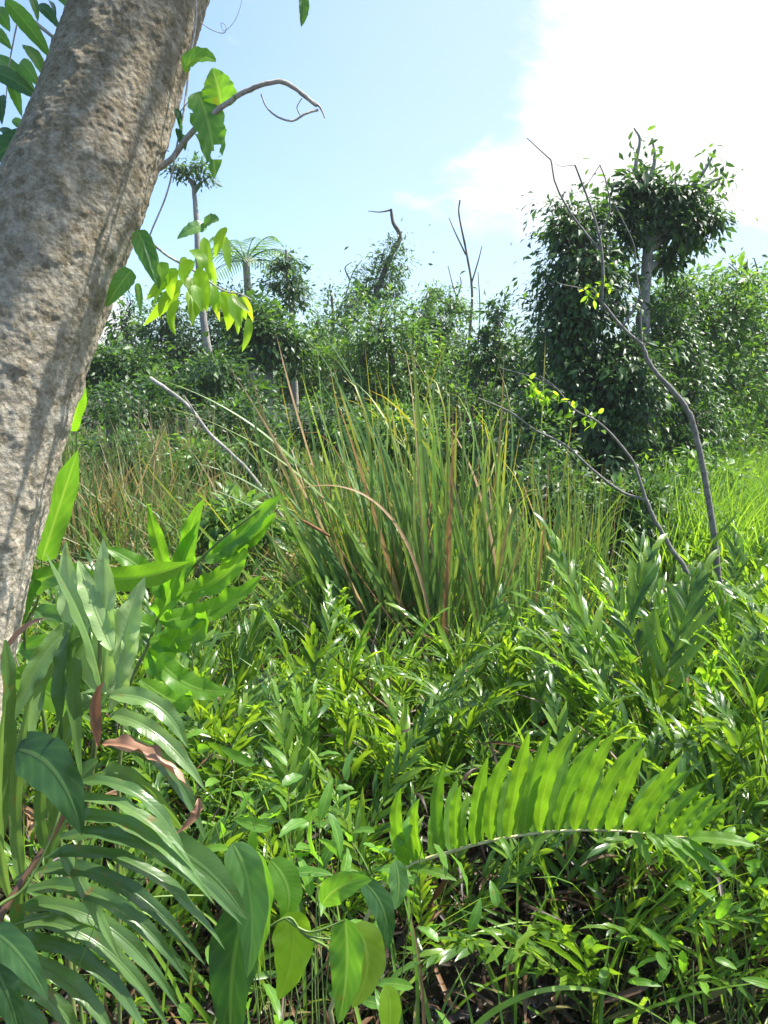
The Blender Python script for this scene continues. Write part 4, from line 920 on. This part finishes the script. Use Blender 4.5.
# vine climbing the trunk: the big holed leaf, its neighbour and a tendril
r = thing('climbing_vine', 'thin vine on the right side of the trunk with a big holed heart leaf', 'vine', at(180, 150, 1.5))
g = G(); stick(g, [(195, -20, 1.55), (196, 20, 1.52), (190, 60, 1.5), (184, 110, 1.47), (176, 150, 1.46), (168, 190, 1.46), (150, 235, 1.45)], .0022, .0015, 5); stick(g, [(180, 112, 1.47), (190, 100, 1.46), (200, 94, 1.44)], .001, .001, 5)
stick(g, [(200, 22, 1.5), (212, 30, 1.5), (224, 33, 1.5), (226, 26, 1.5), (221, 23, 1.5), (224, 31, 1.5), (234, 22, 1.5), (240, 8, 1.5), (244, -10, 1.5)], .0008, .0005, 4)
g.build('vine_stem', M['twig'], r)
def holed(g):     # drop a few faces to leave ragged insect holes
    f = g.f[-1]; v = np.concatenate(g.v); c = v[f].mean(1); h = unit(c * 0 + 1)
    k = np.array([noise.noise(Vector(p * 55)) < 0.30 for p in c]); g.f[-1] = f[k]; g.m[-1] = g.m[-1][k]
g = G(); bleaf(g, [at(197, 92, 1.44), at(214, 125, 1.43), at(214, 178, 1.43)], 33 * 1.44 / F, [0.3, -1, .2], ovate, fold=.15, wav=.08, seg=60, cols=31); holed(g); g.build('leaf', M['broad'], r)
g = G(); bleaf(g, [at(222, 108, 1.44), at(220, 88, 1.43), at(212, 68, 1.43)], 34 * 1.44 / F, [-0.2, -1, .3], ovate, fold=.15, wav=.06, seg=20, cols=9); g.build('leaf', M['broad'], r)
g = G(); bleaf(g, [at(183, 70, 1.5), at(198, 50, 1.48), at(216, 62, 1.47)], 26 * 1.46 / F, [0.1, -1, .5], ovate, fold=.2, wav=.06, seg=20, cols=9); g.build('leaf', M['broad'], r)
g = G()
for px, py in [(178, 118), (176, 128), (181, 134), (175, 108)]:
    P0 = at(px, py, 1.46); bleaf(g, [P0, P0 + [.008, 0, -.012], P0 + [.006, 0, -.028]], .013, [0.5 * R.randn(), -1, .3], lance, seg=8, cols=5)
g.build('small_leaves', M['broad_dark'], r)

# ------------------------------------------------------------------ foreground ferns and vines
UPN = np.array([0, -0.45, 1.0])
# main arching frond
r = thing('marsh_fern', 'single large backlit frond arching horizontally across the lower right', 'fern', (-0.05, 1.95, 0))
ctl = [(330, 1010, 1.95), (375, 900, 1.98), (405, 868, 2.0), (450, 852, 2.03), (500, 839, 2.06), (560, 831, 2.1), (620, 831, 2.14), (665, 836, 2.17), (700, 838, 2.2)]
P = smooth_path([list(at(*c)) for c in ctl], 8); P = np.vstack([[-0.05, 1.95, 0], P])
g = G(); tube(g, P, np.linspace(.0065, .002, len(P)), 7); fr_ = g.build('frond', M['rachis_pale'], r)
g = G()
def on_main(px):
    for a_, b_ in zip(ctl[2:-1], ctl[3:]):
        if a_[0] <= px <= b_[0]:
            t = (px - a_[0]) / (b_[0] - a_[0]); return at(a_[0] + (b_[0] - a_[0]) * t, a_[1] + (b_[1] - a_[1]) * t, a_[2] + (b_[2] - a_[2]) * t)
    return at(*ctl[-1])
for i, px in enumerate(np.linspace(408, 690, 18)):
    t = i / 17; Lp = 1.08 * np.interp(t, [0, .2, .45, .6, .75, .9, 1], [84, 98, 116, 114, 98, 76, 56]); ang = math.radians(97 - 50 * t + 3 * R.randn()); Lp *= 0.92 + 0.14 * R.rand()
    if i in (1, 3): Lp *= 0.75
    for back in (0, 1):
        if back: Lp *= 0.72; px += 9; ang -= 0.16
        P0 = on_main(px); L = Lp * 2.08 / F
        dv = np.array([math.cos(ang), 0.25 + 0.4 * back - 0.3 * (1 - back), math.sin(ang)])
        dv = unit(dv); P2 = P0 + dv * L; P1 = P0 + dv * L * 0.5 + np.array([-0.03, 0, 0.012]) * (1 + 0.4 * R.randn())
        bleaf(g, [P0, P1, P2], 0.039 * (0.55 + 0.45 * Lp / 110), [-.35 + 0.35 * R.randn(), -1 if not back else -.8, .35], pinna, fold=0.3, wav=0.13, wfreq=4.5, seg=24, cols=7)
for (a_, b_, w_) in [((408, 868), (457, 881), .03), ((632, 833), (650, 866), .03), ((645, 833), (662, 852), .025), ((665, 836), (716, 877), .035), ((680, 838), (734, 878), .032), ((690, 838), (756, 846), .045), ((655, 835), (690, 868), .03), ((500, 838), (512, 862), .02)]:
    P0 = at(*a_, 2.15 if a_[0] > 600 else 2.0); P2 = at(*b_, 2.1 if a_[0] > 600 else 1.95); bleaf(g, [P0, (P0 + P2) / 2 + [0, -.01, .02], P2], w_, [0, -.4, 1], pinna, fold=.3, wav=.1, seg=20, cols=7)
g.build('leaflets', M['main_frond'], fr_)

# near upright fern at the left
r = thing('marsh_fern', 'closest fern, grey green, with an upright pale fan of leaflets at the left', 'fern', (-0.42, 1.1, 0))
d0 = 1.15
P = smooth_path([[-0.42, 1.1, 0], list(at(70, 980, 1.12)), list(at(80, 850, d0)), list(at(92, 770, d0)), list(at(99, 700, d0)), list(at(100, 640, d0))], 8)
g = G(); tube(g, P, np.linspace(.006, .003, len(P)), 7); f1 = g.build('frond', M['rachis'], r)
def addleaf(g, a_, c_, b_, wpx, da, db, nrm, prof=pinna, fold=.22, wav=.12, wfreq=3.5, twist=0., mi=0):
    P0 = at(a_[0], a_[1], da); P2 = at(b_[0], b_[1], db); P1 = at(c_[0], c_[1], (da + db) / 2)
    bleaf(g, [P0, P1, P2], wpx * (0.86 if prof is pinna else 1.0) * (da + db) / 2 / F, nrm, prof, fold=fold, wav=wav, wfreq=wfreq, seg=26, cols=9, twist=twist, mi=mi)
g = G()
for a_, c_, b_, w_ in [((100, 690), (66, 620), (66, 540), 30), ((104, 692), (106, 610), (103, 538), 30), ((116, 700), (118, 640), (145, 577), 33), ((112, 650), (90, 600), (78, 560), 22), ((110, 710), (140, 640), (128, 600), 20)]:
    addleaf(g, a_, c_, b_, w_, d0, d0 + .05, [0.35 * R.randn() + .2, -1, .4], fold=.22, wav=.2)
g.build('leaflets', M['near_pale'], f1)
g = G(); addleaf(g, (102, 690), (92, 620), (45, 552), 22, d0 - .01, d0 - .05, [-1, -.35, .2], fold=.7)
for a_, c_, b_, w_ in [((84, 620), (60, 640), (82, 785), 22), ((80, 635), (55, 640), (62, 745), 24), ((78, 628), (40, 640), (15, 720), 26), ((70, 650), (30, 650), (30, 760), 22), ((95, 700), (60, 700), (48, 830), 22),
                      ((110, 696), (165, 690), (188, 748), 24), ((110, 715), (160, 720), (205, 790), 22), ((104, 745), (170, 735), (205, 840), 22), ((100, 775), (150, 760), (215, 880), 24), ((98, 760), (60, 790), (45, 880), 24), ((5, 640), (14, 720), (2, 850), 17), ((30, 660), (34, 720), (20, 800), 16)]:
    addleaf(g, a_, c_, b_, w_, d0 + .02 * R.randn(), d0 - .04, [0.2 + 0.5 * R.randn(), -.7, .8], fold=.35, wav=.18)
g.build('leaflets', M['near_top'], f1)
g = G()
WL = []
addleaf(g, (98, 748), (88, 700), (104, 682), 16, d0 - .03, d0 - .05, [1, -.6, 0], fold=.7, twist=1.0, prof=lance); WL.append(g); g = G(); addleaf(g, (102, 744), (150, 745), (192, 792), 24, d0 - .03, d0 - .06, [0, -.7, 1], fold=.6, wav=.3, twist=1.2, prof=lance); WL.append(g); g = G()
addleaf(g, (198, 798), (205, 818), (176, 834), 15, d0 - .05, d0 - .07, [0, -.6, 1], fold=.8, wav=.2, prof=lance); WL.append(g); g = G(); addleaf(g, (0, 660), (20, 620), (48, 618), 6, d0, d0, [0, -1, .4], prof=lance)
WL.append(g)
for g in WL: g.build('withered_leaflet', M['brown_leaf'], f1)['label'] = 'curled pinkish brown dead leaflet'
# lower fern with long arching leaflets
r = thing('marsh_fern', 'low fern with long dark arching leaflets filling the lower left corner', 'fern', (-0.55, 0.95, 0))
P = smooth_path([[-0.55, .95, 0], list(at(-40, 1040, .98)), list(at(-5, 930, 1.0)), list(at(20, 885, 1.03)), list(at(50, 840, 1.06)), list(at(78, 790, 1.08))], 8)
g = G(); tube(g, P, np.linspace(.007, .0035, len(P)), 7); f2 = g.build('frond', M['stem_brown'], r)
g = G()
LL = [((80, 782), (150, 775), (186, 858), 20), ((76, 800), (140, 790), (200, 880), 20), ((70, 820), (140, 800), (215, 905), 22), ((60, 838), (150, 815), (242, 925), 24), ((45, 858), (140, 830), (225, 950), 24), ((35, 872), (120, 850), (205, 965), 24),
      ((25, 890), (120, 870), (190, 985), 24), ((18, 908), (110, 890), (180, 1010), 25), ((8, 925), (100, 905), (170, 1030), 25), ((0, 945), (90, 925), (150, 1040), 25), ((-8, 968), (70, 945), (120, 1050), 26), ((-15, 990), (50, 965), (90, 1060), 26),
      ((30, 870), (10, 900), (25, 985), 22), ((60, 850), (80, 880), (120, 960), 20), ((-10, 1010), (30, 990), (60, 1060), 26)]
for a_, c_, b_, w_ in LL: addleaf(g, a_, c_, b_, w_ * .92, 1.04 + .01 * R.randn(), 0.98 + .05 * R.rand(), [.25 + .45 * R.randn(), -.5, 1], fold=.38, wav=.2)
g.build('leaflets', M['near_top'], f2)
g = G()
for a_, c_, b_, w_ in [((10, 900), (-12, 820), (6, 700), 16), ((22, 880), (5, 800), (30, 700), 16), ((45, 850), (30, 790), (60, 720), 15)]: addleaf(g, a_, c_, b_, w_, 1.05, 1.04, [.3 + .5 * R.randn(), -1, .3], fold=.35)
g.build('leaflets', M['near_top'], f2)
# bright frond behind
r = thing('marsh_fern', 'bright green fern with broad wavy lobes reaching right, beside the trunk foot', 'fern', (-0.75, 2.0, 0))
P = smooth_path([[-0.75, 2.0, 0], list(at(120, 760, 2.0)), list(at(150, 640, 2.0)), list(at(175, 590, 1.98)), list(at(215, 545, 1.96)), list(at(262, 508, 1.95))], 8)
g = G(); tube(g, P, np.linspace(.006, .002, len(P)), 7); f3 = g.build('frond', M['rachis'], r)
g = G()
for a_, c_, b_, w_ in [((160, 620), (170, 590), (200, 520), 30), ((175, 595), (230, 590), (248, 540), 30), ((205, 560), (240, 545), (282, 492), 30), ((215, 550), (250, 550), (276, 512), 24), ((190, 575), (180, 540), (205, 498), 20), ((170, 600), (140, 560), (104, 548), 24),
                      ((160, 620), (220, 620), (262, 575), 30), ((150, 640), (210, 650), (205, 600), 34), ((172, 590), (160, 550), (148, 505), 18), ((150, 650), (185, 700), (232, 690), 30), ((145, 670), (170, 650), (180, 628), 30), ((140, 680), (190, 720), (190, 690), 26), ((155, 630), (120, 610), (90, 625), 26)]:
    addleaf(g, a_, c_, b_, w_, 1.98, 1.93, [.2 * R.randn(), -.8, .7], wav=.22, wfreq=3)
g.build('leaflets', M['near_bright'], f3)
r = thing('broad_leaved_plant', 'plant with big oblong green leaves tucked against the trunk', 'plant', (-0.6, 1.55, 0))
P = smooth_path([[-0.6, 1.55, 0], list(at(50, 760, 1.55)), list(at(25, 640, 1.55)), list(at(40, 590, 1.55)), list(at(45, 480, 1.58))], 8)
g = G(); tube(g, P, np.linspace(.005, .002, len(P)), 6); g.build('stem', M['vine_stem'], r)
for a_, c_, b_, w_, mt in [((42, 560), (58, 510), (78, 450), 28, 'broad'), ((88, 578), (140, 585), (190, 562), 26, 'near_bright'), ((70, 430), (78, 410), (84, 378), 16, 'near_bright'), ((35, 610), (60, 620), (110, 605), 18, 'broad_pale'), ((40, 570), (20, 600), (12, 640), 18, 'broad'), ((30, 590), (60, 560), (100, 585), 24, 'broad'), ((15, 670), (50, 700), (90, 712), 30, 'near_bright'), ((20, 650), (70, 640), (110, 660), 26, 'broad')]:
    g = G(); addleaf(g, a_, c_, b_, w_, 1.55, 1.5, [.3, -1, .4], prof=strap, wav=.06, wfreq=2); g.build('leaf', M[mt], r)

# broad leaved vine in the lower foreground
r = thing('broad_leaved_vine', 'vine with large smooth oval hanging leaves at the bottom, left of the dark hole', 'vine', (-0.25, 1.15, 0))
g = G()
for pts in [[(-20, 935, 1.0), (50, 915, 1.03), (110, 903, 1.06), (170, 896, 1.08), (222, 896, 1.12)], [(222, 896, 1.12), (228, 865, 1.14), (232, 843, 1.14)], [(200, 1060, 1.15), (240, 960, 1.2), (285, 918, 1.2), (305, 935, 1.2), (335, 940, 1.2)],
            [(285, 918, 1.2), (310, 932, 1.2), (345, 920, 1.2)], [(305, 935, 1.2), (330, 955, 1.22), (300, 1000, 1.22), (290, 1060, 1.2)], [(0, 905, 1.0), (30, 880, 1.02), (60, 800, 1.05), (15, 752, 1.07)]]:
    stick(g, pts, .0026, .0014, 6)
g.build('stem', M['vine_stem'], r); g = G()
stick(g, [(210, 775, 1.3), (232, 778, 1.3), (246, 800, 1.32), (255, 830, 1.35)], .0009, .0006, 4); g.build('tendril', M['vine_stem'], r); g = G(); stick(g, [(150, 800, 1.1), (118, 860, 1.05), (95, 925, 1.02), (76, 975, 1.0), (82, 982, 1.0), (72, 984, 1.0)], .0009, .0005, 4)
g.build('tendril', M['vine_stem'], r)
for a_, c_, b_, w_, mt, dd_ in [((232, 843), (262, 890), (247, 978), 42, 'broad_pale', 1.12), ((248, 905), (225, 960), (232, 1060), 58, 'broad_dark', 1.16), ((140, 838), (205, 850), (247, 920), 40, 'near_top', 1.09), ((345, 918), (352, 970), (338, 1024), 40, 'broad', 1.2),
                               ((352, 925), (382, 960), (352, 1008), 44, 'sprig', 1.24), ((288, 912), (302, 950), (278, 1000), 44, 'sprig', 1.22), ((270, 860), (300, 890), (282, 925), 34, 'near_bright', 1.28), ((15, 750), (60, 750), (82, 835), 52, 'broad_dark', 1.04), ((255, 850), (272, 890), (258, 960), 30, 'broad', 1.2),
                               ((-10, 930), (20, 945), (48, 1000), 34, 'broad_dark', .98), ((-10, 960), (10, 990), (20, 1040), 36, 'broad_dark', .96), ((322, 905), (335, 880), (372, 880), 30, 'broad', 1.5), ((360, 880), (390, 900), (388, 950), 26, 'broad_dark', 1.5), ((395, 860), (402, 885), (395, 910), 22, 'broad_pale', 1.6), ((385, 985), (395, 1010), (385, 1050), 26, 'sprig', 1.3)]:
    g = G(); addleaf(g, a_, c_, b_, w_, dd_, dd_ - .03, [.25 * R.randn(), -1, .5], prof=ovate if w_ > 30 else lance, fold=.15, wav=.07, wfreq=2); g.build('leaf', M[mt], r)
# low broad foliage cluster mid left bottom
labs = ['leafy herb with wavy leaves left of the big frond base', 'leafy herb with upright leaves above the hanging vine leaves', 'small leafy herb near the bottom between vine and sedge', 'curling leafy creeper in the lower right corner', 'leafy herb at the right edge beside the frond tip']
for k, (px, py, d_, n_, mt, L_) in enumerate([(350, 860, 1.9, 30, 'broad', .11), (265, 800, 2.2, 34, 'near_bright', .10), (330, 1000, 1.6, 22, 'broad', .09), (690, 1000, 2.0, 34, 'near_bright', .08), (745, 880, 2.4, 30, 'near_bright', .10)]):
    c = at(px, py, d_); r = thing('leafy_herb', labs[k], 'herb', (c[0], c[1], 0)); g = G()
    for q in range(7):
        tip = c + R.randn(3) * [.16, .12, .08]; Pq = smooth_path([[c[0] + .03 * R.randn(), c[1] + .03 * R.randn(), 0], (tip + [c[0], c[1], 0]) / 2 + .03 * R.randn(3), tip], 6)
        tube(g, Pq, np.linspace(.003, .0012, len(Pq)), 5)
    g.build('stem', M['vine_stem'], r); g = G()
    b_ = c + R.randn(n_, 3) * [.17, .13, .1]
    blades(g, b_, unit(R.randn(n_, 3) + [0, 0, .3]), unit(R.randn(n_, 3) * .5 + [0, -.4, 1]), L_ * (.6 + .7 * R.rand(n_)), L_ * .3, lance, bend=.8, fold=.25, wav=.12, seg=10, cols=5)
    g.build('leaves', M[mt], r)

# ------------------------------------------------------------------ air
hm = bpy.data.materials.new('haze'); hm.use_nodes = True; hn = hm.node_tree.nodes; hn.remove(hn['Principled BSDF'])
pv = hn.new('ShaderNodeVolumePrincipled'); pv.inputs['Density'].default_value = 0.0007; pv.inputs['Color'].default_value = (0.85, 0.92, 1.0, 1); pv.inputs['Anisotropy'].default_value = 0.2
hm.node_tree.links.new(pv.outputs[0], hn['Material Output'].inputs['Volume'])
g = G(); c8 = [(x, y, z) for z in (-1.2, 14) for y in (-6, 60) for x in (-45, 45)]
g.add(c8, [(0, 2, 3, 1), (4, 5, 7, 6), (0, 1, 5, 4), (2, 6, 7, 3), (0, 4, 6, 2), (1, 3, 7, 5)], [(0, 0)] * 8)
hz = tag(g.build('haze', hm), kind='stuff')
for p in hz.data.polygons: p.use_smooth = False
